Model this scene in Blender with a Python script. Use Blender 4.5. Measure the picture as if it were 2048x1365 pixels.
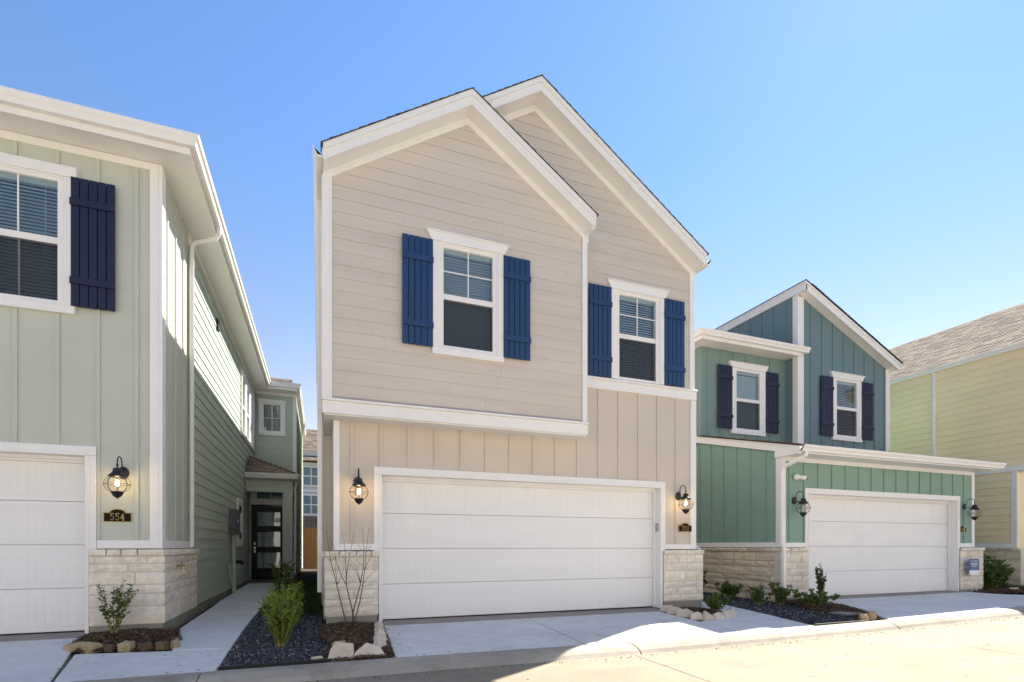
import bpy, bmesh, math, random
import numpy as np
from mathutils import Matrix, Vector
R = math.radians
scene = bpy.context.scene
for o in list(bpy.data.objects): bpy.data.objects.remove(o)
COL = scene.collection

# ---------------------------------------------------------------- camera
TH = R(20.65)
cam_d = bpy.data.cameras.new('camera'); cam = bpy.data.objects.new('camera', cam_d); COL.objects.link(cam)
cam.location = (0, 0, 1.115); cam.rotation_euler = (R(90), 0, -TH)
cam_d.lens = 18.0; cam_d.sensor_width = 36.0; cam_d.shift_y = 0.2
cam_d.clip_start = 0.05; cam_d.clip_end = 3000
scene.camera = cam
# ---------------------------------------------------------------- sky and sun (sun stands behind the houses, to the right)
KX, KY = 0.79, 0.48                       # metres a shadow runs left / towards the street per metre of height
SUN = Vector((KX, KY, 1.0)).normalized()
elev = math.asin(SUN.z); azim = math.atan2(SUN.x, SUN.y)
world = bpy.data.worlds.new('World'); scene.world = world; world.use_nodes = True
wn = world.node_tree.nodes; wl = world.node_tree.links
sky = wn.new('ShaderNodeTexSky'); sky.sky_type = 'NISHITA'; sky.sun_disc = False
sky.sun_elevation = elev; sky.sun_rotation = azim
sky.altitude = 0; sky.air_density = 1.0; sky.dust_density = 0.06; sky.ozone_density = 9.5
bg = wn['Background']; bg.inputs['Strength'].default_value = 0.064
# humid air: the sky loses colour evenly towards the horizon all round
tc = wn.new('ShaderNodeTexCoord'); sx = wn.new('ShaderNodeSeparateXYZ'); wl.new(tc.outputs['Generated'], sx.inputs[0])
hz = wn.new('ShaderNodeMapRange'); hz.interpolation_type = 'SMOOTHSTEP'; hz.inputs['From Min'].default_value = 0.0; hz.inputs['From Max'].default_value = 0.64
hz.inputs['To Min'].default_value = 0.88; hz.inputs['To Max'].default_value = 0.0; wl.new(sx.outputs['Z'], hz.inputs['Value'])
bw = wn.new('ShaderNodeRGBToBW'); wl.new(sky.outputs[0], bw.inputs[0])
mxs = wn.new('ShaderNodeMix'); mxs.data_type = 'RGBA'; wl.new(hz.outputs[0], mxs.inputs['Factor']); wl.new(sky.outputs[0], mxs.inputs['A']); wl.new(bw.outputs[0], mxs.inputs['B'])
wl.new(mxs.outputs['Result'], bg.inputs['Color'])
sl = bpy.data.lights.new('sun', 'SUN'); sl.energy = 3.4; sl.angle = R(0.53); sl.color = (1.0, 0.965, 0.91)
so = bpy.data.objects.new('sun', sl); COL.objects.link(so)
so.rotation_euler = SUN.to_track_quat('Z', 'Y').to_euler(); so.location = (20, 15, 30)
vs = scene.view_settings
vs.view_transform = 'Standard'; vs.look = 'None'; vs.gamma = 1.0; vs.exposure = 2.07; vs.use_curve_mapping = False
vs.use_white_balance = True; vs.white_balance_temperature = 7100; vs.white_balance_tint = 8     # camera balanced for the open shade
scene.render.engine = 'CYCLES'
scene.cycles.max_bounces = 8; scene.cycles.diffuse_bounces = 5; scene.cycles.glossy_bounces = 4
scene.cycles.transparent_max_bounces = 12

# ---------------------------------------------------------------- materials
def new_mat(name):
    m = bpy.data.materials.new(name); m.use_nodes = True
    nt = m.node_tree; return m, nt, nt.nodes, nt.links, nt.nodes['Principled BSDF']

def surf(name, col, rough=0.6, var=0.08, scale=3.0, fine=60.0, bump=0.1, dist=0.004, spec=0.4, tint=None, tvar=0.0, metal=0.0, stretch=None, objvar=0.0):
    """procedural paint / stone / concrete: large blotches, fine grain, bump, optional second colour and per-object shade"""
    m, nt, n, l, p = new_mat(name)
    geo = n.new('ShaderNodeNewGeometry')
    mp = n.new('ShaderNodeMapping'); l.new(geo.outputs['Position'], mp.inputs['Vector'])
    if stretch: mp.inputs['Scale'].default_value = stretch
    a = n.new('ShaderNodeTexNoise'); a.inputs['Scale'].default_value = scale; a.inputs['Detail'].default_value = 6; a.inputs['Roughness'].default_value = 0.6
    b = n.new('ShaderNodeTexNoise'); b.inputs['Scale'].default_value = fine; b.inputs['Detail'].default_value = 3
    l.new(mp.outputs[0], a.inputs['Vector']); l.new(mp.outputs[0], b.inputs['Vector'])
    ad = n.new('ShaderNodeMath'); ad.operation = 'MULTIPLY_ADD'; ad.inputs[1].default_value = 0.35
    l.new(b.outputs['Fac'], ad.inputs[0]); l.new(a.outputs['Fac'], ad.inputs[2])
    rg = n.new('ShaderNodeMapRange'); rg.inputs['From Min'].default_value = 0.4; rg.inputs['From Max'].default_value = 0.95
    rg.inputs['To Min'].default_value = 1 - var; rg.inputs['To Max'].default_value = 1 + var
    l.new(ad.outputs[0], rg.inputs['Value'])
    mul = n.new('ShaderNodeVectorMath'); mul.operation = 'SCALE'
    last = rg.outputs[0]
    if objvar:
        oi = n.new('ShaderNodeObjectInfo'); r2 = n.new('ShaderNodeMapRange')
        r2.inputs['To Min'].default_value = 1 - objvar; r2.inputs['To Max'].default_value = 1 + objvar
        l.new(oi.outputs['Random'], r2.inputs['Value'])
        mm = n.new('ShaderNodeMath'); mm.operation = 'MULTIPLY'; l.new(last, mm.inputs[0]); l.new(r2.outputs[0], mm.inputs[1]); last = mm.outputs[0]
    l.new(last, mul.inputs['Scale'])
    if tint:
        mx = n.new('ShaderNodeMix'); mx.data_type = 'RGBA'
        mx.inputs['A'].default_value = (*col, 1); mx.inputs['B'].default_value = (*tint, 1)
        c = n.new('ShaderNodeTexNoise'); c.inputs['Scale'].default_value = scale * 0.7; c.inputs['Detail'].default_value = 5
        mp2 = n.new('ShaderNodeMapping'); mp2.inputs['Location'].default_value = (7.3, 3.1, 1.7); l.new(mp.outputs[0], mp2.inputs['Vector']); l.new(mp2.outputs[0], c.inputs['Vector'])
        r3 = n.new('ShaderNodeMapRange'); r3.inputs['From Min'].default_value = 0.45; r3.inputs['From Max'].default_value = 0.7; r3.inputs['To Max'].default_value = tvar
        l.new(c.outputs['Fac'], r3.inputs['Value']); l.new(r3.outputs[0], mx.inputs['Factor'])
        l.new(mx.outputs['Result'], mul.inputs[0])
    else:
        mul.inputs[0].default_value = col
    l.new(mul.outputs[0], p.inputs['Base Color'])
    p.inputs['Roughness'].default_value = rough; p.inputs['Specular IOR Level'].default_value = spec; p.inputs['Metallic'].default_value = metal
    if bump:
        bp = n.new('ShaderNodeBump'); bp.inputs['Strength'].default_value = bump; bp.inputs['Distance'].default_value = dist
        l.new(ad.outputs[0], bp.inputs['Height']); l.new(bp.outputs[0], p.inputs['Normal'])
    return m

def concrete(name, col, dark, blotch=0.10, streak=None, objvar=0.03, broom=(3, 160, 3), crack=0.5):
    """cast concrete: cloudy blotches, stains, grit, sparse pits, broom marks and hairline cracks"""
    m, nt, n, l, p = new_mat(name)
    geo = n.new('ShaderNodeNewGeometry'); pos = geo.outputs['Position']
    def noise(scale, det=5, stretch=None, loc=(0,0,0), rough=.6):
        t = n.new('ShaderNodeTexNoise'); t.inputs['Scale'].default_value = scale; t.inputs['Detail'].default_value = det; t.inputs['Roughness'].default_value = rough
        mp = n.new('ShaderNodeMapping'); mp.inputs['Location'].default_value = loc
        if stretch: mp.inputs['Scale'].default_value = stretch
        l.new(pos, mp.inputs['Vector']); l.new(mp.outputs[0], t.inputs['Vector']); return t.outputs['Fac']
    def rng(v, a, b, c, d):
        r = n.new('ShaderNodeMapRange'); r.inputs['From Min'].default_value = a; r.inputs['From Max'].default_value = b; r.inputs['To Min'].default_value = c; r.inputs['To Max'].default_value = d; l.new(v, r.inputs['Value']); return r.outputs[0]
    def mul(a, b):
        k = n.new('ShaderNodeMath'); k.operation = 'MULTIPLY'; l.new(a, k.inputs[0]); l.new(b, k.inputs[1]); return k.outputs[0]
    f = rng(noise(0.9, 8), .3, .7, 1-blotch, 1+blotch)
    f = mul(f, rng(noise(7, 6, loc=(3,1,0)), .35, .75, 1.05, .92))
    f = mul(f, rng(noise(240, 2), .3, .7, .93, 1.07))
    if streak: f = mul(f, rng(noise(1.0, 6, streak, (9,4,2)), .35, .7, 1.06, .86))
    vo = n.new('ShaderNodeTexVoronoi'); vo.inputs['Scale'].default_value = 26; l.new(pos, vo.inputs['Vector'])
    f = mul(f, rng(vo.outputs['Distance'], .035, .075, .72, 1.0))                         # pits and grit
    if crack:
        wv = n.new('ShaderNodeTexNoise'); wv.inputs['Scale'].default_value = 2.2; wv.inputs['Detail'].default_value = 5; l.new(pos, wv.inputs['Vector'])
        ad = n.new('ShaderNodeMixRGB'); ad.blend_type = 'ADD'; ad.inputs[0].default_value = .5; l.new(pos, ad.inputs[1]); l.new(wv.outputs['Color'], ad.inputs[2])
        vc = n.new('ShaderNodeTexVoronoi'); vc.feature = 'DISTANCE_TO_EDGE'; vc.inputs['Scale'].default_value = .42; l.new(ad.outputs[0], vc.inputs['Vector'])
        line = rng(vc.outputs['Distance'], .0012, .0035, 1-crack, 1.0); mask = rng(noise(.7, 2, loc=(5,8,1)), .52, .60, 0, 1)
        mm = n.new('ShaderNodeMix'); mm.data_type = 'FLOAT'; mm.inputs[2].default_value = 1.0; l.new(mask, mm.inputs[0]); l.new(line, mm.inputs[3]); f = mul(f, mm.outputs[0])
    oi = n.new('ShaderNodeObjectInfo'); f = mul(f, rng(oi.outputs['Random'], 0, 1, 1-objvar, 1+objvar))
    mx = n.new('ShaderNodeMix'); mx.data_type = 'RGBA'; mx.inputs['A'].default_value = (*col,1); mx.inputs['B'].default_value = (*dark,1)
    l.new(rng(noise(1.7, 7, loc=(2,7,5), rough=.7), .50, .68, 0, .75), mx.inputs['Factor'])
    sc = n.new('ShaderNodeVectorMath'); sc.operation = 'SCALE'; l.new(mx.outputs['Result'], sc.inputs[0]); l.new(f, sc.inputs['Scale']); l.new(sc.outputs[0], p.inputs['Base Color'])
    p.inputs['Roughness'].default_value = .85; p.inputs['Specular IOR Level'].default_value = .25
    bp = n.new('ShaderNodeBump'); bp.inputs['Strength'].default_value = .35; bp.inputs['Distance'].default_value = .003; l.new(noise(1.0, 3, broom), bp.inputs['Height'])
    b2 = n.new('ShaderNodeBump'); b2.inputs['Strength'].default_value = .3; b2.inputs['Distance'].default_value = .004; l.new(noise(90, 3), b2.inputs['Height']); l.new(bp.outputs[0], b2.inputs['Normal']); l.new(b2.outputs[0], p.inputs['Normal'])
    return m

def tinted(name, rough=0.85, scale=80, var=0.25, bump=0.4, cols=None):
    """colour from the mesh's random per-piece attribute 'tint' (0..1) through a colour ramp"""
    m, nt, n, l, p = new_mat(name)
    at = n.new('ShaderNodeAttribute'); at.attribute_name = 'tint'
    rp = n.new('ShaderNodeValToRGB'); rp.color_ramp.interpolation = 'LINEAR'
    els = rp.color_ramp.elements
    while len(els) < len(cols): els.new(0.5)
    for i, c in enumerate(cols): els[i].position = i / (len(cols) - 1); els[i].color = (*c, 1)
    l.new(at.outputs['Fac'], rp.inputs['Fac'])
    geo = n.new('ShaderNodeNewGeometry')
    b = n.new('ShaderNodeTexNoise'); b.inputs['Scale'].default_value = scale; b.inputs['Detail'].default_value = 3; l.new(geo.outputs['Position'], b.inputs['Vector'])
    rg = n.new('ShaderNodeMapRange'); rg.inputs['To Min'].default_value = 1 - var; rg.inputs['To Max'].default_value = 1 + var; l.new(b.outputs['Fac'], rg.inputs['Value'])
    mul = n.new('ShaderNodeVectorMath'); mul.operation = 'SCALE'; l.new(rp.outputs[0], mul.inputs[0]); l.new(rg.outputs[0], mul.inputs['Scale'])
    l.new(mul.outputs[0], p.inputs['Base Color']); p.inputs['Roughness'].default_value = rough; p.inputs['Specular IOR Level'].default_value = 0.25
    if bump:
        bp = n.new('ShaderNodeBump'); bp.inputs['Strength'].default_value = bump; bp.inputs['Distance'].default_value = 0.003
        l.new(b.outputs['Fac'], bp.inputs['Height']); l.new(bp.outputs[0], p.inputs['Normal'])
    return m

def leaf_mat(name, cols):
    m = tinted(name, rough=0.45, scale=30, var=0.15, bump=0, cols=cols)
    nt = m.node_tree; n = nt.nodes; l = nt.links; p = n['Principled BSDF']; out = n['Material Output']
    tr = n.new('ShaderNodeBsdfTranslucent'); mx = n.new('ShaderNodeMixShader'); mx.inputs[0].default_value = 0.3
    src = p.inputs['Base Color'].links[0].from_socket
    l.new(src, tr.inputs['Color']); l.new(p.outputs[0], mx.inputs[1]); l.new(tr.outputs[0], mx.inputs[2]); l.new(mx.outputs[0], out.inputs['Surface'])
    return m

def glass_mat(name, tint=(0.86, 0.92, 0.92), ior=2.25, rough=0.0):
    m, nt, n, l, p = new_mat(name); n.remove(p); out = n['Material Output']
    fr = n.new('ShaderNodeFresnel'); fr.inputs['IOR'].default_value = ior
    t = n.new('ShaderNodeBsdfTransparent'); t.inputs['Color'].default_value = (*tint, 1)
    g = n.new('ShaderNodeBsdfGlossy'); g.inputs['Roughness'].default_value = rough
    nz = n.new('ShaderNodeTexNoise'); nz.inputs['Scale'].default_value = 1.3; geo = n.new('ShaderNodeNewGeometry'); l.new(geo.outputs['Position'], nz.inputs['Vector'])
    bp = n.new('ShaderNodeBump'); bp.inputs['Strength'].default_value = 0.12; bp.inputs['Distance'].default_value = 0.03; l.new(nz.outputs['Fac'], bp.inputs['Height']); l.new(bp.outputs[0], g.inputs['Normal'])
    bf = n.new('ShaderNodeMath'); bf.operation = 'SUBTRACT'; bf.inputs[0].default_value = 1.0; l.new(geo.outputs['Backfacing'], bf.inputs[1])   # only the outer face mirrors
    fm = n.new('ShaderNodeMath'); fm.operation = 'MULTIPLY'; l.new(fr.outputs[0], fm.inputs[0]); l.new(bf.outputs[0], fm.inputs[1])
    mx = n.new('ShaderNodeMixShader'); l.new(fm.outputs[0], mx.inputs[0]); l.new(t.outputs[0], mx.inputs[1]); l.new(g.outputs[0], mx.inputs[2]); l.new(mx.outputs[0], out.inputs['Surface'])
    return m

def screen_mat(name):
    m, nt, n, l, p = new_mat(name); out = n['Material Output']
    p.inputs['Base Color'].default_value = (0.02, 0.02, 0.024, 1); p.inputs['Roughness'].default_value = 0.8
    t = n.new('ShaderNodeBsdfTransparent'); mx = n.new('ShaderNodeMixShader'); mx.inputs[0].default_value = 0.32
    l.new(t.outputs[0], mx.inputs[1]); l.new(p.outputs[0], mx.inputs[2]); l.new(mx.outputs[0], out.inputs['Surface'])
    return m

def emit_mat(name, col, s):
    m, nt, n, l, p = new_mat(name)
    p.inputs['Emission Color'].default_value = (*col, 1); p.inputs['Emission Strength'].default_value = s; p.inputs['Base Color'].default_value = (*col, 1)
    return m

M = {}
M['beige'] = surf('beige_paint', (0.60, 0.535, 0.47), 0.6, 0.08, 0.8, 60, 0.18, 0.003, objvar=0.015, stretch=(.6, .6, 6))
M['beige_panel'] = surf('beige_panel_paint', (0.60, 0.53, 0.455), 0.7, 0.05, 1.5, 140, 0.25, 0.003)
M['white'] = surf('white_trim_paint', (0.82, 0.805, 0.785), 0.5, 0.04, 2.0, 80, 0.06, 0.002)
M['door_white'] = surf('garage_door_paint', (0.82, 0.81, 0.80), 0.42, 0.035, 1.0, 60, 0.22, 0.002, stretch=(.5, .5, 5))
M['sage'] = surf('sage_paint', (0.475, 0.535, 0.455), 0.65, 0.06, 1.2, 60, 0.18, 0.003, objvar=0.015, stretch=(.6, .6, 6))
M['sage_panel'] = surf('sage_panel_paint', (0.52, 0.545, 0.475), 0.7, 0.05, 1.5, 140, 0.25, 0.003)
M['teal_skyblue'] = surf('teal_paint_skylight_blue', (0.145, 0.225, 0.245), 0.65, 0.06, 1.2, 90, 0.2, 0.003)  # tower walls: the sky's blue cast is put into the teal colour
M['teal_skytint'] = surf('teal_paint_skylight_tint', (0.185, 0.275, 0.255), 0.65, 0.06, 1.2, 90, 0.2, 0.003)  # set-back upper wall: teal with a weaker skylight blue mixed into its colour
M['teal'] = surf('teal_green_paint', (0.215, 0.345, 0.285), 0.65, 0.06, 1.2, 90, 0.2, 0.003)
M['yellow'] = surf('yellow_cream_paint', (0.85, 0.71, 0.46), 0.65, 0.05, 1.2, 90, 0.12, 0.003, objvar=0.03)
M['navy'] = surf('blue_shutter_paint', (0.011, 0.046, 0.135), 0.5, 0.10, 4, 90, 0.12, 0.002, stretch=(3, 3, 0.4), objvar=0.05)
M['navy_dark'] = surf('dark_navy_shutter_paint', (0.009, 0.013, 0.045), 0.5, 0.10, 4, 90, 0.12, 0.002, stretch=(3, 3, 0.4), objvar=0.05)
M['stone'] = surf('limestone', (0.76, 0.69, 0.58), 0.85, 0.22, 9, 60, 0.8, 0.012, 0.2, tint=(0.79, 0.76, 0.70), tvar=0.8, objvar=0.07)
M['stone_tan'] = surf('tan_limestone', (0.66, 0.565, 0.43), 0.85, 0.2, 5, 45, 0.7, 0.012, 0.2, tint=(0.70, 0.63, 0.52), tvar=0.8, objvar=0.17)
M['mortar'] = surf('mortar', (0.60, 0.56, 0.51), 0.9, 0.1, 6, 90, 0.4, 0.004, 0.2)
M['mortar_tan'] = surf('tan_mortar', (0.42, 0.37, 0.29), 0.9, 0.15, 6, 90, 0.4, 0.004, 0.2)
M['foundation'] = surf('foundation_concrete', (0.27, 0.26, 0.23), 0.9, 0.25, 4, 60, 0.5, 0.006, 0.2, tint=(0.36, 0.33, 0.26), tvar=0.7)
M['concrete'] = concrete('driveway_concrete', (0.65, 0.645, 0.63), (0.55, 0.545, 0.53), 0.08)
M['curb'] = concrete('kerb_concrete', (0.37, 0.335, 0.28), (0.25, 0.22, 0.18), 0.14, (0.6, 9, 9))
M['street'] = concrete('street_concrete', (0.28, 0.238, 0.182), (0.24, 0.20, 0.15), 0.08, (0.16, 1.6, 1), broom=(120, 3, 3))
M['lip'] = surf('garage_lip_concrete', (0.31, 0.275, 0.24), 0.9, 0.15, 3, 60, 0.3, 0.004, 0.2)
M['joint'] = surf('dirty_joint', (0.075, 0.065, 0.055), 0.95, 0.3, 5, 60, 0.3, 0.004, 0.1)
M['soil'] = surf('soil', (0.07, 0.055, 0.04), 0.95, 0.3, 4, 40, 0.6, 0.02, 0.1)
M['ground'] = surf('lawn_soil', (0.085, 0.095, 0.045), 0.95, 0.3, 0.6, 20, 0.5, 0.02, 0.1)
M['black_metal'] = surf('black_painted_iron', (0.012, 0.012, 0.016), 0.45, 0.2, 8, 90, 0.15, 0.001, 0.5)
M['plaque'] = surf('bronze_plaque', (0.014, 0.009, 0.008), 0.75, 0.2, 10, 120, 0.2, 0.001, 0.15)
M['gold'] = surf('gold_paint', (0.55, 0.37, 0.10), 0.4, 0.1, 10, 100, 0.1, 0.001, 0.5)
M['brass'] = surf('brass', (0.45, 0.33, 0.15), 0.35, 0.15, 20, 100, 0.1, 0.001, 0.5, metal=0.9)
M['steel'] = surf('satin_steel', (0.55, 0.53, 0.5), 0.3, 0.1, 20, 100, 0.05, 0.001, 0.5, metal=0.9)
M['grey_box'] = surf('grey_meter_box', (0.13, 0.14, 0.15), 0.5, 0.1, 6, 80, 0.1, 0.002)
M['plastic_grey'] = surf('grey_plastic', (0.36, 0.34, 0.33), 0.5, 0.05, 6, 80, 0.05, 0.001)
M['vent'] = surf('black_plastic', (0.01, 0.01, 0.01), 0.6, 0.1, 8, 60, 0.1, 0.002)
M['door_black'] = surf('black_door_paint', (0.004, 0.004, 0.005), 0.4, 0.1, 3, 80, 0.05, 0.001, 0.25)
M['blind'] = surf('blind_slats', (0.50, 0.53, 0.56), 0.5, 0.05, 3, 40, 0.0)
M['room'] = surf('dark_room', (0.03, 0.03, 0.035), 0.9, 0.1, 1, 10, 0.0)
M['room_grey'] = surf('grey_drape', (0.5, 0.5, 0.5), 0.9, 0.25, 6, 10, 0.0, stretch=(6, 6, 0.5))
M['glass'] = glass_mat('window_glass')
M['globe'] = glass_mat('lantern_glass', (0.97, 0.95, 0.92), 1.35)
M['screen'] = screen_mat('insect_screen')
M['bulb_on'] = emit_mat('lit_bulb', (1.0, 0.72, 0.38), 22)
M['bulb_off'] = surf('frosted_bulb', (0.8, 0.8, 0.78), 0.3, 0.02, 5, 50, 0)
M['candle'] = surf('ivory_sleeve', (0.75, 0.70, 0.58), 0.5, 0.03, 5, 50, 0)
M['shingle'] = tinted('brown_shingles', 0.95, 160, 0.3, 0.7, [(0.125, 0.094, 0.074), (0.185, 0.142, 0.113), (0.27, 0.212, 0.168)])
M['shingle_dark'] = tinted('dark_shingles', 0.95, 160, 0.3, 0.7, [(0.06, 0.05, 0.042), (0.10, 0.08, 0.065), (0.15, 0.12, 0.095)])
M['gravel'] = tinted('dark_gravel', 0.75, 300, 0.2, 0.3, [(0.016, 0.017, 0.022), (0.038, 0.041, 0.050), (0.075, 0.080, 0.094), (0.16, 0.17, 0.185), (0.55, 0.53, 0.50)])
M['mulch'] = tinted('bark_mulch', 0.9, 200, 0.3, 0.4, [(0.045, 0.027, 0.016), (0.10, 0.062, 0.036), (0.17, 0.115, 0.07), (0.30, 0.23, 0.16)])
M['bark'] = surf('thin_bark', (0.15, 0.105, 0.075), 0.85, 0.3, 20, 90, 0.4, 0.002, 0.2)
M['stem'] = surf('green_brown_stem', (0.30, 0.24, 0.09), 0.8, 0.25, 20, 90, 0.2, 0.001, 0.2)
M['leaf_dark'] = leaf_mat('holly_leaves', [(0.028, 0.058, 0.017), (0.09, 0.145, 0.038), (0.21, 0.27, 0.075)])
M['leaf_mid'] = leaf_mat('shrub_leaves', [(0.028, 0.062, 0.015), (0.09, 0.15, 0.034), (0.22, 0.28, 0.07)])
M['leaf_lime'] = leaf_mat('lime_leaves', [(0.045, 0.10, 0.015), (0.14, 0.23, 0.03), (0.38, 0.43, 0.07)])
M['leaf_brown'] = leaf_mat('dusky_leaves', [(0.03, 0.028, 0.014), (0.06, 0.06, 0.026), (0.10, 0.09, 0.045)])
M['grass'] = leaf_mat('grass_blades', [(0.02, 0.05, 0.012), (0.05, 0.10, 0.02), (0.11, 0.15, 0.03)])
M['fence_brown'] = surf('stained_fence', (0.20, 0.095, 0.035), 0.8, 0.2, 3, 30, 0.3, 0.004, 0.2, stretch=(4, 4, 0.6), objvar=0.15)
M['fence_grey'] = surf('weathered_fence', (0.13, 0.11, 0.10), 0.9, 0.2, 3, 30, 0.3, 0.004, 0.2, stretch=(4, 4, 0.6), objvar=0.15)
M['townhouse'] = surf('townhouse_siding', (0.55, 0.54, 0.53), 0.7, 0.05, 1, 40, 0.1, 0.003)
M['blue_sign'] = surf('blue_sign_face', (0.02, 0.075, 0.27), 0.4, 0.03, 3, 50, 0)
M['sign_white'] = surf('white_sign_face', (0.78, 0.78, 0.80), 0.4, 0.02, 3, 50, 0)
M['rock_pale'] = surf('pale_border_rock', (0.56, 0.48, 0.385), 0.9, 0.18, 8, 50, 0.6, 0.008, 0.2, tint=(0.60, 0.55, 0.48), tvar=0.8, objvar=0.08)
M['rock_tan'] = surf('tan_border_rock', (0.42, 0.33, 0.20), 0.9, 0.22, 8, 50, 0.6, 0.008, 0.2, tint=(0.30, 0.23, 0.16), tvar=0.8, objvar=0.15)
M['rock_dark'] = surf('brown_border_rock', (0.12, 0.085, 0.065), 0.9, 0.3, 8, 50, 0.6, 0.008, 0.2, tint=(0.24, 0.16, 0.09), tvar=0.7, objvar=0.2)
M['window_far'] = surf('far_window_glass', (0.10, 0.17, 0.20), 0.15, 0.15, 0.6, 10, 0, spec=0.6)
M['porch'] = surf('porch_brick_brown', (0.17, 0.12, 0.09), 0.85, 0.2, 6, 50, 0.3, 0.004, 0.2)

# ---------------------------------------------------------------- mesh helpers
class MB:
    def __init__(s): s.v = []; s.f = []; s.t = []
    def add(s, vs, fs, tint=None):
        k = len(s.v); s.v += [tuple(v) for v in vs]; s.f += [tuple(i + k for i in f) for f in fs]
        s.t += [tint if tint is not None else 0.5] * len(fs); return s
    def box(s, x0, x1, y0, y1, z0, z1, tint=None):
        return s.add([(x0,y0,z0),(x1,y0,z0),(x1,y1,z0),(x0,y1,z0),(x0,y0,z1),(x1,y0,z1),(x1,y1,z1),(x0,y1,z1)],
                     [(0,3,2,1),(4,5,6,7),(0,1,5,4),(1,2,6,5),(2,3,7,6),(3,0,4,7)], tint)
    def bevbox(s, x0, x1, y0, y1, z0, z1, b=0.006):
        """box whose -Y face edges are chamfered"""
        vs = [(x0,y1,z0),(x1,y1,z0),(x1,y1,z1),(x0,y1,z1),(x0,y0+b,z0),(x1,y0+b,z0),(x1,y0+b,z1),(x0,y0+b,z1),(x0+b,y0,z0+b),(x1-b,y0,z0+b),(x1-b,y0,z1-b),(x0+b,y0,z1-b)]
        return s.add(vs, [(0,1,2,3)] + [(a, a+4, (a+1)%4+4, (a+1)%4) for a in range(4)] + [(a+4, a+8, (a+1)%4+8, (a+1)%4+4) for a in range(4)] + [(8,9,10,11)])
    def prism(s, a, b, tint=None):
        """two congruent point loops joined"""
        n = len(a)
        return s.add(list(a) + list(b), [tuple(range(n))[::-1], tuple(range(n, 2*n))] + [(i, (i+1)%n, n+(i+1)%n, n+i) for i in range(n)], tint)
    def tube(s, pts, r, sides=8, caps=True):
        pts = [Vector(p) for p in pts]; n = len(pts)
        rs = r if isinstance(r, (list, tuple)) else [r]*n
        k = len(s.v); up = None
        for i, p in enumerate(pts):
            d = (pts[min(i+1,n-1)] - pts[max(i-1,0)]).normalized()
            if up is None: up = d.orthogonal().normalized()
            up = (up - d*up.dot(d)); up = up.normalized() if up.length > 1e-6 else d.orthogonal().normalized()
            w = d.cross(up)
            for j in range(sides):
                a = 2*math.pi*j/sides; s.v.append(tuple(p + (up*math.cos(a) + w*math.sin(a))*rs[i]))
        for i in range(n-1):
            for j in range(sides):
                s.f.append((k+i*sides+j, k+i*sides+(j+1)%sides, k+(i+1)*sides+(j+1)%sides, k+(i+1)*sides+j)); s.t.append(0.5)
        if caps:
            s.f.append(tuple(k+j for j in range(sides))[::-1]); s.f.append(tuple(k+(n-1)*sides+j for j in range(sides))); s.t += [0.5, 0.5]
        return s
    def rtube(s, pts, w, d):
        """rectangular downspout along a path"""
        pts = [Vector(p) for p in pts]; n = len(pts); k = len(s.v); prev = None
        for i, p in enumerate(pts):
            t = (pts[min(i+1,n-1)] - pts[max(i-1,0)]).normalized()
            a = prev if prev is not None else (Vector((1,0,0)) if abs(t.x) < 0.7 else Vector((0,1,0)))
            a = (a - t*a.dot(t)).normalized(); prev = a; b = t.cross(a)
            c = 0.25
            for u, v in ((-1,-1+c),(-1+c,-1),(1-c,-1),(1,-1+c),(1,1-c),(1-c,1),(-1+c,1),(-1,1-c)):
                s.v.append(tuple(p + a*u*w/2 + b*v*d/2))
        for i in range(n-1):
            for j in range(8): s.f.append((k+i*8+j, k+i*8+(j+1)%8, k+i*8+8+(j+1)%8, k+i*8+8+j)); s.t.append(0.5)
        s.f.append(tuple(k+j for j in range(8))[::-1]); s.f.append(tuple(k+(n-1)*8+j for j in range(8))); s.t += [.5,.5]
        return s
    def lathe(s, c, prof, sides=20):
        k = len(s.v); n = len(prof)
        for r, z in prof:
            for j in range(sides):
                a = 2*math.pi*j/sides; s.v.append((c[0]+max(r,1e-4)*math.cos(a), c[1]+max(r,1e-4)*math.sin(a), c[2]+z))
        for i in range(n-1):
            for j in range(sides): s.f.append((k+i*sides+j, k+i*sides+(j+1)%sides, k+(i+1)*sides+(j+1)%sides, k+(i+1)*sides+j)); s.t.append(0.5)
        return s
    def mesh(s, name, recalc=True, smooth=False, tint=False):
        me = bpy.data.meshes.new(name); me.from_pydata(s.v, [], s.f)
        if recalc:
            bm = bmesh.new(); bm.from_mesh(me); bmesh.ops.recalc_face_normals(bm, faces=bm.faces); bm.to_mesh(me); bm.free()
        if smooth: me.polygons.foreach_set('use_smooth', [True]*len(me.polygons))
        if tint:
            a = me.attributes.new('tint', 'FLOAT', 'FACE'); a.data.foreach_set('value', s.t)
        me.update(); return me

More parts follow.
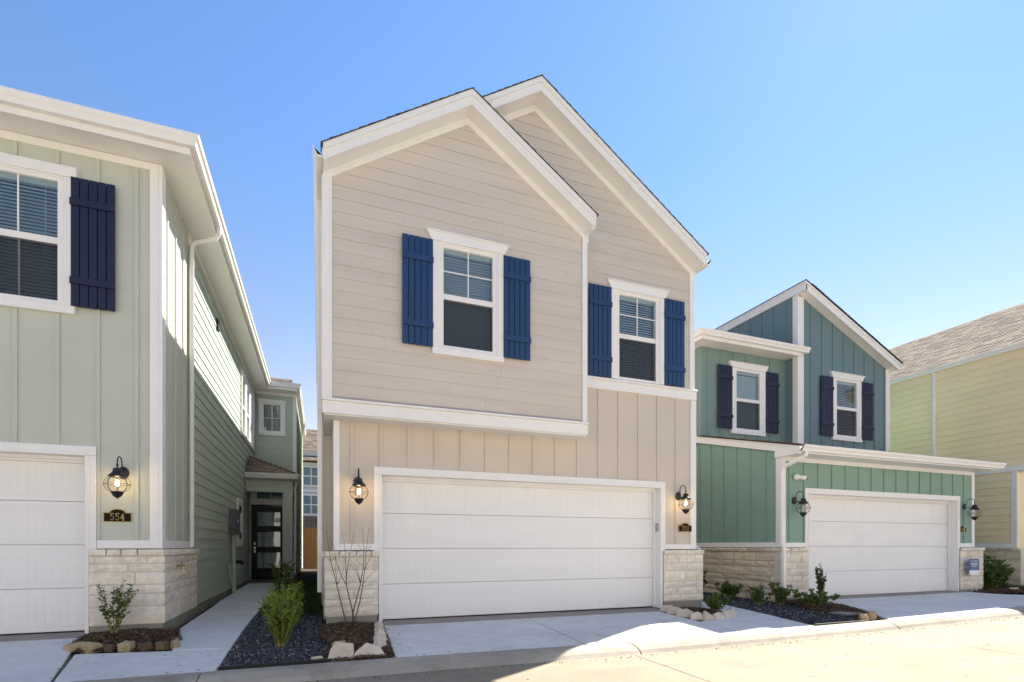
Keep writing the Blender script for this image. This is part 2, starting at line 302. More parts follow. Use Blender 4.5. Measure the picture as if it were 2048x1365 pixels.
def link(name, me, mat, parent=None, loc=None, rotz=0.0):
    if mat is not None and not me.materials: me.materials.append(M[mat] if isinstance(mat, str) else mat)
    o = bpy.data.objects.new(name, me); COL.objects.link(o)
    if loc is not None: o.location = loc; o.rotation_euler = (0, 0, rotz)
    if parent is not None: setp(o, parent)
    return o
WM = {}
def wm(o):
    """world matrix without a depsgraph update"""
    m = o.matrix_basis.copy()
    if o.parent: m = wm(o.parent) @ o.matrix_parent_inverse @ m
    return m
def setp(o, parent, keep=True):
    o.parent = parent
    if keep: o.matrix_parent_inverse = wm(parent).inverted()
def build(mb, name, mat, parent=None, smooth=False, tint=False, recalc=True, kind=None):
    o = link(name, mb.mesh(name, recalc, smooth, tint), mat, parent)
    if kind: o['kind'] = kind
    return o
def child(parent, name, me, mat, loc=(0,0,0), rotz=0):
    """part in the parent's local space, may share mesh data"""
    if mat is not None and not me.materials: me.materials.append(M[mat])
    o = bpy.data.objects.new(name, me); COL.objects.link(o); o.parent = parent; o.location = loc; o.rotation_euler = (0,0,rotz); return o
def thing(name, label, cat, loc=(0,0,0), rotz=0, group=None):
    o = bpy.data.objects.new(name, None); COL.objects.link(o); o.location = loc; o.rotation_euler = (0,0,rotz); o.empty_display_size = 0.2
    return tag(o, label, cat, group)
def tag(o, label, cat, group=None):
    o['label'] = label; o['category'] = cat
    if group: o['group'] = group
    return o
def struct(o): o['kind'] = 'structure'; return o

# wall planes: (axis, position, outward sign); u runs along X (axis y) or Y (axis x), v is height, off is distance out of the wall
def P(pl, u, v, off):
    ax, pos, sg = pl
    return (u, pos + sg*off, v) if ax == 'y' else (pos + sg*off, u, v)
def clip(poly, a, b, c):
    out = []
    for i in range(len(poly)):
        p, q = poly[i], poly[(i+1) % len(poly)]
        dp = a*p[0]+b*p[1]-c; dq = a*q[0]+b*q[1]-c
        if dp <= 1e-9: out.append(p)
        if (dp < -1e-9 and dq > 1e-9) or (dp > 1e-9 and dq < -1e-9):
            t = dp/(dp-dq); out.append((p[0]+(q[0]-p[0])*t, p[1]+(q[1]-p[1])*t))
    return out
def clip_to(poly, shape):
    """shape: convex polygon, counter-clockwise in (u,v)"""
    for i in range(len(shape)):
        p, q = shape[i], shape[(i+1) % len(shape)]
        nx, ny = q[1]-p[1], -(q[0]-p[0])
        poly = clip(poly, nx, ny, nx*p[0]+ny*p[1])
        if len(poly) < 3: return []
    return poly
def minus(rect, holes):
    rs = [rect]
    for (a,b,c,d) in holes:
        out = []
        for (u0,u1,v0,v1) in rs:
            if b <= u0 or a >= u1 or d <= v0 or c >= v1: out.append((u0,u1,v0,v1)); continue
            if c > v0: out.append((u0,u1,v0,c))
            if d < v1: out.append((u0,u1,d,v1))
            lo, hi = max(v0,c), min(v1,d)
            if a > u0: out.append((u0,a,lo,hi))
            if b < u1: out.append((b,u1,lo,hi))
        rs = out
    return rs
def area(p): return abs(sum(p[i][0]*p[(i+1)%len(p)][1]-p[(i+1)%len(p)][0]*p[i][1] for i in range(len(p))))/2
def wall(house, pl, shape, holes, mat, thick=0.12, name='wall'):
    us = [p[0] for p in shape]; vv = [p[1] for p in shape]; mb = MB()
    for r in minus((min(us), max(us), min(vv), max(vv)), holes):
        p = clip_to([(r[0],r[2]),(r[1],r[2]),(r[1],r[3]),(r[0],r[3])], shape)
        if len(p) >= 3 and area(p) > 1e-5: mb.prism([P(pl,u,v,0) for u,v in p], [P(pl,u,v,-thick) for u,v in p])
    return build(mb, name, mat, house)
def siding(wallobj, pl, shape, holes, mat, pitch=0.183, v0=0.0, seed=1, maxlen=3.66):
    rnd = random.Random(seed)
    us = [p[0] for p in shape]; vv = [p[1] for p in shape]; u0, u1, lo, hi = min(us), max(us), min(vv), max(vv)
    v = v0
    while v > lo: v -= pitch
    while v < hi:
        cuts = [u0]; x = u0 + rnd.uniform(0.5, maxlen)
        while x < u1 - 0.4: cuts.append(x); x += maxlen
        cuts.append(u1)
        for a, b in zip(cuts, cuts[1:]):
            a2 = a + (0.0008 if a > u0 else 0); b2 = b - (0.0008 if b < u1 else 0); mid = 0.5*(a2+b2)
            spans = [(a2, b2)]
            for hh in holes:
                if hh[2] <= max(v, lo)+.001 and hh[3] >= min(v+pitch, hi)-.001 and a2 < hh[0] and b2 > hh[1]: spans = [(a2, hh[0]), (hh[1], b2)]
            for a3, b3 in spans:
              mb = MB()
              for r in minus((a3, b3, max(v, lo), min(v+pitch, hi)), holes):
                p = clip_to([(r[0],r[2]),(r[1],r[2]),(r[1],r[3]),(r[0],r[3])], shape)
                if len(p) < 3 or area(p) < 1e-4: continue
                k_ = 0.010 if mat == 'beige' else 0.015; off = lambda q: 0.007 + k_ - k_*(q-v)/pitch
                mb.prism([P(pl,s,t,off(t)) for s,t in p], [P(pl,s,t,0.001) for s,t in p])
              if mb.f: build(mb, 'siding_board', mat, wallobj)
        v += pitch
def battens(wallobj, pl, shape, holes, mat, us, w=0.045, t=0.018):
    vv = [p[1] for p in shape]
    for u in us:
        mb = MB()
        for r in minus((u-w/2, u+w/2, min(vv), max(vv)), holes):
            p = clip_to([(r[0],r[2]),(r[1],r[2]),(r[1],r[3]),(r[0],r[3])], shape)
            if len(p) < 3 or area(p) < 1e-4: continue
            mb = MB(); mb.prism([P(pl,a,b,t) for a,b in p], [P(pl,a,b,0.0005) for a,b in p]); build(mb, 'batten', mat, wallobj)
def trim(house, pl, u0, u1, v0, v1, out=0.028, name='trim', mat='white', back=-0.01):
    mb = MB(); e = 0.004
    a = [(u0,v0),(u1,v0),(u1,v1),(u0,v1)]; b = [(u0+e,v0+e),(u1-e,v0+e),(u1-e,v1-e),(u0+e,v1-e)]
    L = [P(pl,u,v,back) for u,v in a] + [P(pl,u,v,out-e) for u,v in a] + [P(pl,u,v,out) for u,v in b]
    mb.add(L, [(0,1,2,3)] + [(i,i+4,(i+1)%4+4,(i+1)%4) for i in range(4)] + [(i+4,i+8,(i+1)%4+8,(i+1)%4+4) for i in range(4)] + [(8,9,10,11)])
    return build(mb, name, mat, house)
def poly_board(house, pl, pts, out, back, name, mat='white'):
    mb = MB(); mb.prism([P(pl,u,v,out) for u,v in pts], [P(pl,u,v,back) for u,v in pts]); return build(mb, name, mat, house)

def stones(base, pl, u0, u1, courses, mat, seed, ztop_cap=None, off=0.075, wmin=0.16, wmax=0.55, capout=0.035, mortar=0.017):
    """every veneer stone is its own part of the stone base; courses = list of (v0, v1)"""
    rnd = random.Random(seed)
    def one(a, b, c, d, o, name='stone'):
        mb = MB(); g = mortar/2; a += g; b -= g; c += g; d -= g
        nu = 3; nv = 2; L = []
        for j in range(nv+1):
            for i in range(nu+1):
                uu = a + (b-a)*i/nu; vv_ = c + (d-c)*j/nv
                edge = i in (0, nu) or j in (0, nv)
                L.append(P(pl, uu + rnd.uniform(-.004,.004), vv_ + rnd.uniform(-.004,.004), o - (0.012 if edge else 0) + rnd.uniform(-0.0028, 0.0028)))
        ring = [0,1,2,3,7,11,10,9,8,4]; k = len(L)
        for q in ring:
            uu = a + (b-a)*(q % 4)/nu; vv_ = c + (d-c)*(q//4)/nv; L.append(P(pl, uu, vv_, o - 0.04))
        fs = [(j*4+i, j*4+i+1, j*4+i+5, j*4+i+4) for j in range(nv) for i in range(nu)]
        fs += [(ring[i], ring[(i+1)%10], k+(i+1)%10, k+i) for i in range(10)] + [tuple(k+i for i in range(10))]
        mb.add(L, fs); build(mb, name, mat, base)
    for (c, d) in courses:
        x = u0; wl = []
        while x < u1 - 1e-3:
            w = rnd.uniform(wmin, wmax)
            if u1 - (x+w) < wmin*0.7: w = u1 - x
            wl.append((x, min(x+w, u1))); x += w
        for a, b in wl: one(a, b, c, d, off)
    if ztop_cap:
        x = u0 - 0.0; c, d = ztop_cap
        while x < u1 - 1e-3:
            w = rnd.uniform(0.15, 0.26)
            if u1-(x+w) < 0.1: w = u1-x
            one(x, min(x+w,u1), c, d, off + capout, 'cap_stone'); x += w
def courses(z0, z1, hs, seed=0):
    out = []; z = z0; i = seed
    while z < z1 - 0.02:
        h = hs[i % len(hs)]; i += 1
        if z1 - (z+h) < 0.06: h = z1 - z
        out.append((z, min(z+h, z1))); z += h
    return out

def gutter(house, p0, p1, out, m0=0.0, m1=0.0, depth=0.125, h=0.125, name='gutter', mat='white'):
    """K-style gutter, p0..p1 along the top of the fascia; m0/m1 mitre the ends (metres along the run per metre outwards)"""
    p0, p1, out = Vector(p0), Vector(p1), Vector(out); d = (p1-p0).normalized()
    prof = [(0.0,0.0),(0.0,-h),(depth*0.62,-h),(depth*0.72,-h*0.62),(depth*0.94,-h*0.36),(depth,-h*0.14),(depth,0.0),(depth-0.012,0.0),(depth-0.014,-h*0.2),(depth*0.55,-h*0.85),(0.012,-h*0.85),(0.012,0.0)]
    a = [p0 + out*x + Vector((0,0,z)) + d*m0*x for x, z in prof]; b = [p1 + out*x + Vector((0,0,z)) + d*m1*x for x, z in prof]
    n = len(prof); mb = MB(); k = 0
    mb.v += [tuple(v) for v in a+b]; mb.f += [(i,(i+1)%n,n+(i+1)%n,n+i) for i in range(n)]
    mb.f += [(0,1,2,3,10,11),(3,4,5,6,7,8,9,10)]; mb.f += [tuple(n+i for i in f)[::-1] for f in mb.f[-2:]]; mb.t = [0.5]*len(mb.f)
    return build(mb, name, mat, house)

def shingles(roof, a, b, up, n_courses, expo, mat, seed=1, tab=(0.12, 0.34), name='shingles', t=0.008):
    """laminated shingle tabs laid from eave line a-b upslope along unit vector up; joined because each is only a few pixels"""
    rnd = random.Random(seed); a, b, up = Vector(a), Vector(b), Vector(up).normalized()
    L = (b-a).length; d = (b-a).normalized(); nrm = d.cross(up).normalized()
    if nrm.z < 0: nrm = -nrm
    mb = MB()
    for i in range(n_courses):
        x = 0.0
        while x < L - 1e-3:
            w = min(rnd.uniform(*tab), L-x); lo = rnd.uniform(-0.012, 0.0) if rnd.random() < .5 else 0.0
            th = t*(1.0 if rnd.random() < .55 else 1.6); tn = rnd.random()
            q = [a + d*x + up*(i*expo+lo), a + d*(x+w-0.002) + up*(i*expo+lo), a + d*(x+w-0.002) + up*((i+1)*expo+0.03), a + d*x + up*((i+1)*expo+0.03)]
            mb.prism([q[0]+nrm*(th+.004), q[1]+nrm*(th+.004), q[2]+nrm*0.004, q[3]+nrm*0.004], [q[0], q[1], q[2]-nrm*.002, q[3]-nrm*.002], tn)
            x += w
    o = build(mb, name, mat, roof, tint=True, recalc=True); o['kind'] = 'stuff'; return o

# ---------------------------------------------------------------- shared parts
def sh_board():
    w = 0.083; mb = MB(); mb.bevbox(-w/2, w/2, -0.022, 0, 0, 1.575, 0.006); return mb.mesh('shutter_board')
ME_BOARD = {k: sh_board() for k in ('navy', 'navy_dark')}
def sh_bat():
    mb = MB(); mb.bevbox(-0.2275, 0.2275, -0.045, -0.022, 0, 0.085, 0.005); return mb.mesh('shutter_batten')
ME_BAT = {k: sh_bat() for k in ('navy', 'navy_dark')}
def sh_back():
    mb = MB(); mb.box(-0.21, 0.21, 0.0, 0.012, 0.02, 1.55); return mb.mesh('shutter')
ME_BACK = {k: sh_back() for k in ('navy', 'navy_dark')}
def shutter(house, x, y, z, mat):
    s = link('shutter', ME_BACK[mat], mat, house, (x, y-0.036, z))
    for i in range(5): child(s, 'board', ME_BOARD[mat], mat, ((i-2)*0.0905, 0, 0))
    for zz in (0.265, 1.225): child(s, 'batten', ME_BAT[mat], mat, (0, 0, zz))
    return s

WIN = {}
def window(house, x, y, z, muntin='cross', head='splay', bottom=True, w=0.77, rotz=0.0, zb=4.097, zr0=4.785, zr1=4.867, zt=5.55, screen=True, shade=58, name='window', blind=True, case=0.16, head_h=0.15):
    """double-hung window; local origin at the glass centre line, wall face at local y=0, heights are world heights minus z"""
    key = (muntin, head, bottom, w, zb, zr0, zr1, zt, screen, shade, blind, case, head_h)
    if key not in WIN:
        D = {}; g = w/2; f0 = g+0.075; c0 = f0 + case - 0.06
        mb = MB()
        mb.bevbox(-c0, -f0, -0.034, 0.02, zb-0.05, zt+0.06); mb.bevbox(f0, c0, -0.034, 0.02, zb-0.05, zt+0.06)
        if bottom: mb.bevbox(-c0, c0, -0.038, 0.02, zb-0.15, zb-0.051)
        if head == 'splay':
            t = 0.0
            a = [(-c0-.005,zt+.062),(c0+.005,zt+.062),(c0+.075,zt+.062+head_h-.02),(-c0-.075,zt+.062+head_h-.02)]
            mb.prism([(u,-0.045,v) for u,v in a],[(u,0.02,v) for u,v in a])
            mb.box(-c0-.082, c0+.082, -0.062, 0.02, zt+.062+head_h-.019, zt+.062+head_h)
        else:
            mb.bevbox(-c0-.02, c0+.02, -0.04, 0.02, zt+.062, zt+.062+head_h)
        D['case'] = mb.mesh('window_casing')
        fr = MB(); fz0, fz1 = zb-0.05, zt+0.061
        fr.bevbox(-f0, -g, -0.012, 0.07, fz0, fz1, .004); fr.bevbox(g, f0, -0.012, 0.07, fz0, fz1, .004)
        fr.bevbox(-g, g, -0.010, 0.07, zt, fz1, .004); fr.bevbox(-g, g, -0.012, 0.07, fz0, zb, .004)
        fr.bevbox(-g, g, -0.002, 0.06, zr0, zr1, .004)
        # stepped outer lip
        fr.box(-f0, -f0+.02, -0.022, -0.012, fz0, fz1); fr.box(f0-.02, f0, -0.022, -0.012, fz0, fz1); fr.box(-f0+.02, f0-.02, -0.022, -0.0105, fz1-.02, fz1)
        D['frame'] = fr.mesh('window_frame')
        D['pane_up'] = MB().box(-g+.001, g-.001, 0.022, 0.027, zr1-.002, zt+.002).mesh('pane')
        D['pane_lo'] = MB().box(-g+.001, g-.001, 0.040, 0.045, zb-.002, zr0+.002).mesh('pane')
        mu = MB()
        if muntin == 'cross': mu.box(-.008,.008,.012,.0215,zr1,zt); mu.box(-g,g,.013,.0212,(zr1+zt)/2-.008,(zr1+zt)/2+.008)
        if muntin == 'bar': mu.box(-.008,.008,.012,.0215,zr1,zt); mu.box(-.008,.008,.030,.0395,zb,zr0)
        if muntin == 'grid': mu.box(-.010,.010,.012,.0215,zr1,zt); mu.box(-g,g,.013,.0212,(zr1+zt)/2-.010,(zr1+zt)/2+.010); 
        D['muntin'] = mu.mesh('muntin') if mu.f else None
        if screen: D['screen'] = MB().box(-g, g, 0.008, 0.010, zb, zr0).mesh('insect_screen')
        if blind:
            bl = MB(); zz = zb+.03; th = R(shade)
            while zz < zt-.05:
                dy, dz = 0.024*math.cos(th), 0.024*math.sin(th)
                bl.prism([(-g+.01,.10-dy,zz-dz),(-g+.01,.10+dy,zz+dz),(-g+.01,.10+dy+.002,zz+dz-.001),(-g+.01,.10-dy+.002,zz-dz-.001)],
                         [(g-.01,.10-dy,zz-dz),(g-.01,.10+dy,zz+dz),(g-.01,.10+dy+.002,zz+dz-.001),(g-.01,.10-dy+.002,zz-dz-.001)]); zz += 0.043
            bl.box(-g+.01, g-.01, .07, .13, zt-.045, zt+.02)
            for xx in (-g*.62, g*.62): bl.box(xx-.003, xx+.003, .070, .073, zb, zt-.04)
            D['blind'] = bl.mesh('blind')
        rm = MB(); rm.add([(-f0,.075,fz0),(f0,.075,fz0),(f0,.075,fz1),(-f0,.075,fz1),(-f0,.5,fz0),(f0,.5,fz0),(f0,.5,fz1),(-f0,.5,fz1)], [(4,5,6,7),(0,1,5,4),(1,2,6,5),(2,3,7,6),(3,0,4,7)])
        D['room'] = rm.mesh('room_recess', recalc=False)
        WIN[key] = D
    D = WIN[key]
    o = link(name, D['case'], 'white', house, (x, y, z), rotz)
    child(o, 'frame', D['frame'], 'white'); child(o, 'pane', D['pane_up'], 'glass'); child(o, 'pane', D['pane_lo'], 'glass')
    if D['muntin']: child(o, 'muntin', D['muntin'], 'white')
    if screen: child(o, 'insect_screen', D['screen'], 'screen')
    if blind: child(o, 'blind', D['blind'], 'blind')
    child(o, 'room_recess', D['room'], 'room')
    return o
def caseh(x): return (x-.555, x+.555, 3.945, 5.77)
def hole(x, w=0.77, zb=4.097, zt=5.55): return (x-w/2-.073, x+w/2+.073, zb-.048, zt+.059)

def garage(house, x0, x1, y, zb, zt, seed=1):
    """sectional carriage door set back in its opening, with white surround"""
    pl = ('y', y, -1)
    yd = y + 0.17
    fr = MB(); fr.box(x0, x1, yd+.04, yd+.06, zb, zt+.02)
    gd = build(fr, 'garage_door', 'door_white', house)
    H = (zt - zb - 0.03)/4; Wd = (x1-x0)
    # door section pattern: four pairs of grooved panels
    sm = MB(); sm.bevbox(0, Wd-.01, -0.0, 0.038, 0.003, H-.003, .005)
    bay = Wd/4
    for k in range(4):
        for s in (0, 1):
            a = k*bay + 0.10 + s*(bay/2 - 0.03); b = a + bay/2 - 0.13
            c, d = 0.075, H-0.06
            for (u0,u1,v0,v1) in ((a-.014,b+.014,c-.014,c),(a-.014,b+.014,d,d+.014),(a-.014,a,c,d),(b,b+.014,c,d)):
                sm.bevbox(u0,u1,-0.0025,0.001,v0,v1,.002)
            n = 6
            for i in range(n):
                u0 = a + (b-a)*i/n + .0025; u1 = a + (b-a)*(i+1)/n - .0025
                sm.bevbox(u0,u1,-0.0016,0.001,c+.004,d-.004,.0015)
    me = sm.mesh('door_section')
    for i in range(4):
        s = link('door_section', me, 'door_white', None, (x0+.005, yd, zb+.012+i*H)); setp(s, gd)
    build(MB().box(x0, x1, yd-.004, yd+.036, zb+.001, zb+.011), 'bottom_seal', 'vent', gd)
    # jambs and head of the opening
    build(MB().box(x0-.02, x0, y-.002, yd+.05, zb, zt), 'jamb', 'white', house)
    build(MB().box(x1, x1+.02, y-.002, yd+.05, zb, zt), 'jamb', 'white', house)
    build(MB().box(x0-.02, x1+.02, y-.002, yd+.05, zt, zt+.02), 'head_jamb', 'white', house)
    st = MB()
    st.box(x0, x0+.03, yd-.055, yd-.006, zb, zt-.001); st.box(x1-.03, x1, yd-.055, yd-.006, zb, zt-.001); st.box(x0+.03, x1-.03, yd-.075, yd-.006, zt-.045, zt-.001); st.box(x0+.03, x1-.03, yd-.045, yd-.005, zt-.075, zt-.046)
    build(st, 'weather_stop', 'white', house)
    for a, b, c, d, o in ((x0-.115, x0-.004, zb+1.0, zt+.004, .03), (x1+.004, x1+.115, zb+1.0, zt+.004, .03), (x0-.115, x1+.115, zt+.005, zt+.115, .032), (x0-.03, x1+.03, zt-.002, zt+.032, .045)):
        trim(house, pl, a, b, c, d, o, 'door_casing')
    trim(house, pl, x0-.045, x0-.002, zb, zt-.003, .042, 'door_casing'); trim(house, pl, x1+.002, x1+.045, zb, zt-.003, .042, 'door_casing')
    return gd

# ================================================================ GROUND
def interp(x, T):
    if x <= T[0][0]: return T[0][1]
    for (a,b),(c,d) in zip(T, T[1:]):
        if x <= c: return b+(d-b)*(x-a)/(c-a)
    return T[-1][1]
ZC_ = [(-1,-.095),(1,-.10),(3.5,-.125),(6,-.11),(8,-.095),(12.5,-.03),(18,.02)]
ZF_ = [(-2.6,.02),(-1.5,.0),(0,-.03),(6.6,-.04),(8.7,-.03),(9.5,.01),(16,.02)]
YC, YT = 5.65, 5.28                                    # back and toe of the kerb
def gz(x, y):
    a = interp(x, ZC_); b = interp(x, ZF_)
    if y >= 7.8: return b + min((y-7.8)*0.013, 0.12)
    if y <= YC: return a
    return a + (b-a)*(y-YC)/2.15
def sz(x, y): return interp(x, ZC_) - 0.092 - 0.006*min(max(YT-y,0),3)

g = MB(); S = 900; g.add([(-S,-S,-.42),(S,-S,-.42),(S,S,-.42),(-S,S,-.42)], [(0,1,2,3)])
struct(build(g, 'ground', 'ground', recalc=False))
# soil under the lots, following the lot surface
mb = MB(); xs = [-12,-6,-2.6,-1.5,-.9,0,.8,3,5.6,6.6,7.4,8.7,9.5,13,16,20,30]; ys = [5.60,6.2,7,7.8,9,12,17,26,40]
for y in ys:
    for x in xs: mb.v.append((x, y, gz(x,y)-.075))
nx = len(xs)
for j in range(len(ys)-1):
    for i in range(nx-1): mb.f.append((j*nx+i, j*nx+i+1, (j+1)*nx+i+1, (j+1)*nx+i)); mb.t.append(.5)
struct(build(mb, 'lot_soil', 'soil', recalc=False))

def slab(parent, pts, zf, mat, name='slab', th=0.09, lift=0.0, inset=0.009):
    """one cast panel with eased edges; pts counter-clockwise in plan"""
    c = Vector((sum(p[0] for p in pts)/len(pts), sum(p[1] for p in pts)/len(pts)))
    def ins(p, d):
        v = c - Vector(p); return (p[0]+v.x/ v.length*d, p[1]+v.y/v.length*d)
    # subdivide long edges so that the panel follows the ground
    P2 = []
    for i, p in enumerate(pts):
        q = pts[(i+1) % len(pts)]; n = max(1, int(math.hypot(q[0]-p[0], q[1]-p[1])/0.9))
        for k in range(n): P2.append((p[0]+(q[0]-p[0])*k/n, p[1]+(q[1]-p[1])*k/n))
    a = [ins(p, inset) for p in P2]; b = [ins(p, inset+.012) for p in P2]; n = len(a)
    mb = MB(); V = [(x,y,zf(x,y)+lift-th) for x,y in a] + [(x,y,zf(x,y)+lift-.008) for x,y in a] + [(x,y,zf(x,y)+lift) for x,y in b] + [(c.x,c.y,zf(c.x,c.y)+lift)]
    F = [(i,(i+1)%n,n+(i+1)%n,n+i) for i in range(n)] + [(n+i,n+(i+1)%n,2*n+(i+1)%n,2*n+i) for i in range(n)] + [(2*n+i,2*n+(i+1)%n,3*n) for i in range(n)]
    mb.add(V, F); return build(mb, name, mat, parent, recalc=True)
def base_sheet(name, pts, zf, mat='joint', drop=-0.02):
    mb = MB(); mb.add([(x,y,zf(x,y)+drop) for x,y in pts], [tuple(range(len(pts)))]); return struct(build(mb, name, mat, recalc=False))

# street: jointed concrete panels with a dirty bed showing in the joints
st = MB(); X0, X1 = -60, 70
st.add([(X0,-8.0,sz(X0,-4)-.03),(0,-8.0,sz(0,-4)-.03),(3.5,-8.0,sz(3.5,-4)-.03),(12.5,-8,sz(12.5,-4)-.03),(X1,-8,sz(X1,-4)-.03),
        (X0,YT+.05,sz(X0,YT)-.03),(0,YT+.05,sz(0,YT)-.03),(3.5,YT+.05,sz(3.5,YT)-.03),(12.5,YT+.05,sz(12.5,YT)-.03),(X1,YT+.05,sz(X1,YT)-.03)],
       [(i,i+1,i+6,i+5) for i in range(4)])
street = struct(build(st, 'street', 'joint', recalc=False))
def zs(x, y): return sz(x, y)
jx = [-53.9] + [3.6 - 4.3*k for k in range(12, 0, -1)] + [3.6 + 4.3*k for k in range(0, 14)]
for a, b in zip(jx, jx[1:]):
    for y0, y1 in ((-8.0, -3.4), (-3.4, 0.6), (0.6, YT+.03)):
        n = 4; mb = MB(); cols = []
        xs_ = [a+.003, a+.015] + [a + (b-a)*k/n for k in range(1,n)] + [b-.015, b-.003]
        for i, x in enumerate(xs_):
            e = -.006 if i in (0, len(xs_)-1) else 0
            mb.v += [(x, y0+.003, zs(x,y0)+e-.005), (x, y0+.012, zs(x,y0)+e), (x, (y0+y1)/2, zs(x,(y0+y1)/2)+e), (x, y1, zs(x,y1)+e), (x, y1, zs(x,y1)-.05), (x, y0+.003, zs(x,y0)-.05)]
        for i in range(len(xs_)-1):
            for k in range(4): mb.f.append((i*6+k, (i+1)*6+k, (i+1)*6+k+1, i*6+k+1))
        for i in (0, len(xs_)-1): mb.f.append(tuple(i*6+k for k in range(6)))
        mb.t = [.5]*len(mb.f); build(mb, 'street_panel', 'street', street)
# kerb: rolled concrete, cast in lengths
kerb = struct(build(MB().box(-52, 60, YT+.08, YC-.05, -.32, -.25), 'kerb', 'joint'))
prof = [(YC,-.10,0),(YC,.0,0),(YC-.04,.006,0),(YC-.14,-.002,0),(YC-.22,-.018,0),(YC-.285,-.05,0),(YC-.325,-.085,0),(YC-.345,-.10,0),(YC-.40,-.110,0),(YC-.40,-.18,0)]
kx = [3.7-4.75*k for k in range(8,0,-1)] + [3.7 + 4.75*k for k in range(0, 9)]
for a, b in zip(kx, kx[1:]):
    mb = MB(); n = 8; xs_ = [a+.004, a+.016] + [a+(b-a)*k/n for k in range(1,n)] + [b-.016, b-.004]; m = len(prof)
    for i, x in enumerate(xs_):
        e = -.008 if i in (0, len(xs_)-1) else 0.0
        mb.v += [(x, y, interp(x, ZC_) + z + e*(1 if 0 < j < m-1 else 0)) for j, (y, z, _) in enumerate(prof)]
    for i in range(len(xs_)-1):
        for k in range(m-1): mb.f.append((i*m+k, (i+1)*m+k, (i+1)*m+k+1, i*m+k+1))
    mb.f += [tuple(range(m)), tuple((len(xs_)-1)*m + k for k in range(m))]; mb.t = [.5]*len(mb.f)
    build(mb, 'kerb_length', 'curb', kerb)

# driveways and walks, each made of cast panels
def panels(name, plist, mat='concrete', lift=0.0):
    allp = [p for q in plist for p in q]; x0, x1 = min(p[0] for p in allp), max(p[0] for p in allp); y0, y1 = min(p[1] for p in allp), max(p[1] for p in allp)
    mb = MB()
    for q in plist:
        c = (sum(p[0] for p in q)/len(q), sum(p[1] for p in q)/len(q))
        mb.add([(x, y, gz(x,y)-.022) for x, y in q], [tuple(range(len(q)))])
    base = struct(build(mb, name, 'joint', recalc=False))
    for q in plist: slab(base, q, gz, mat, lift=lift)
    return base
panels('driveway', [[(.78,YC),(3.13,YC),(3.13,7.58),(.86,7.58)], [(3.13,YC),(5.65,YC),(5.65,7.58),(3.13,7.58)]])
panels('driveway', [[(-8,YC),(-2.22,YC),(-2.7,7.72),(-8,7.72)]])
panels('driveway', [[(8.72,YC),(10.95,YC),(11.35,7.62),(9.62,7.62),(9.45,7.1)], [(10.95,YC),(15.9,YC),(14.6,7.1),(14.5,7.62),(11.35,7.62)]])
panels('driveway', [[(17.4,YC),(23,YC),(23,7.6),(17.4,7.6)]])
for nm, a, b in (('garage_lip',.84,5.82),('garage_lip',9.50,14.46),('garage_lip',-7.6,-2.70)):
    struct(build(MB().add([(a,7.585,gz(a,7.58)-.06),(b,7.585,gz(b,7.58)-.06),(b,8.1,gz(b,8)-.06),(a,8.1,gz(a,8)-.06),(a,7.585,gz(a,7.58)+.004),(b,7.585,gz(b,7.58)+.004),(b,8.1,gz(b,7.8)+.014),(a,8.1,gz(a,7.8)+.014)],
          [(4,5,6,7),(0,1,5,4),(1,2,6,5),(2,3,7,6),(3,0,4,7)]), nm, 'lip'))
panels('walkway', [[(-2.21,YC),(-.93,YC),(-.945,6.62),(-1.53,6.66),(-2.44,6.74)], [(-1.53,6.67),(-.945,6.63),(-.955,9.17),(-1.76,9.3),(-1.76,7.75)],
                   [(-1.76,9.31),(-.955,9.18),(-.97,11.4),(-1.80,11.4)], [(-1.80,11.41),(-.97,11.41),(-.98,13.4),(-1.80,13.4)], [(-1.80,13.41),(-.98,13.41),(-1.0,15.5),(-1.80,15.5)]])
panels('walkway', [[(5.66,YC),(7.06,YC),(7.24,6.63),(6.40,6.63),(5.66,6.55)], [(6.40,6.64),(7.24,6.64),(7.46,8.1),(6.75,8.1),(6.75,7.5)], [(6.80,8.11),(7.46,8.11),(7.60,10.5),(6.80,10.5)], [(6.80,10.51),(7.6,10.51),(7.7,14),(6.8,14)]])

# ================================================================ MAIN HOUSE (558)
Z0 = -0.04
H = thing('house', 'beige two-storey house with two white-trimmed gables and blue shutters', 'house', (3.3, 7.8, Z0))
YF, YU = 7.8, 7.5; XL, XR = 0.06, 6.60; m = 0.66
A2 = (3.32, 8.40); A1 = (2.10, 8.40 - m*(3.32-2.10))          # apexes of the soffit lines
plF = ('y', YF, -1); plU = ('y', YU, -1)
zE = lambda x, ap: ap[1] - m*abs(x-ap[0])
# lower front wall: board and batten
low = [(0.195,1.05),(XR,1.05),(XR,3.9),(0.195,3.9)]
GH = [(0.86,5.825,-1,2.18)]
w = wall(H, plF, low, GH, 'beige_panel'); 
battens(w, plF, [(0.28,1.15),(6.50,1.15),(6.50,3.85),(0.28,3.85)], [(0.755,5.93,-1,2.288)], 'beige_panel', [0.449+0.4095*k for k in range(15)])
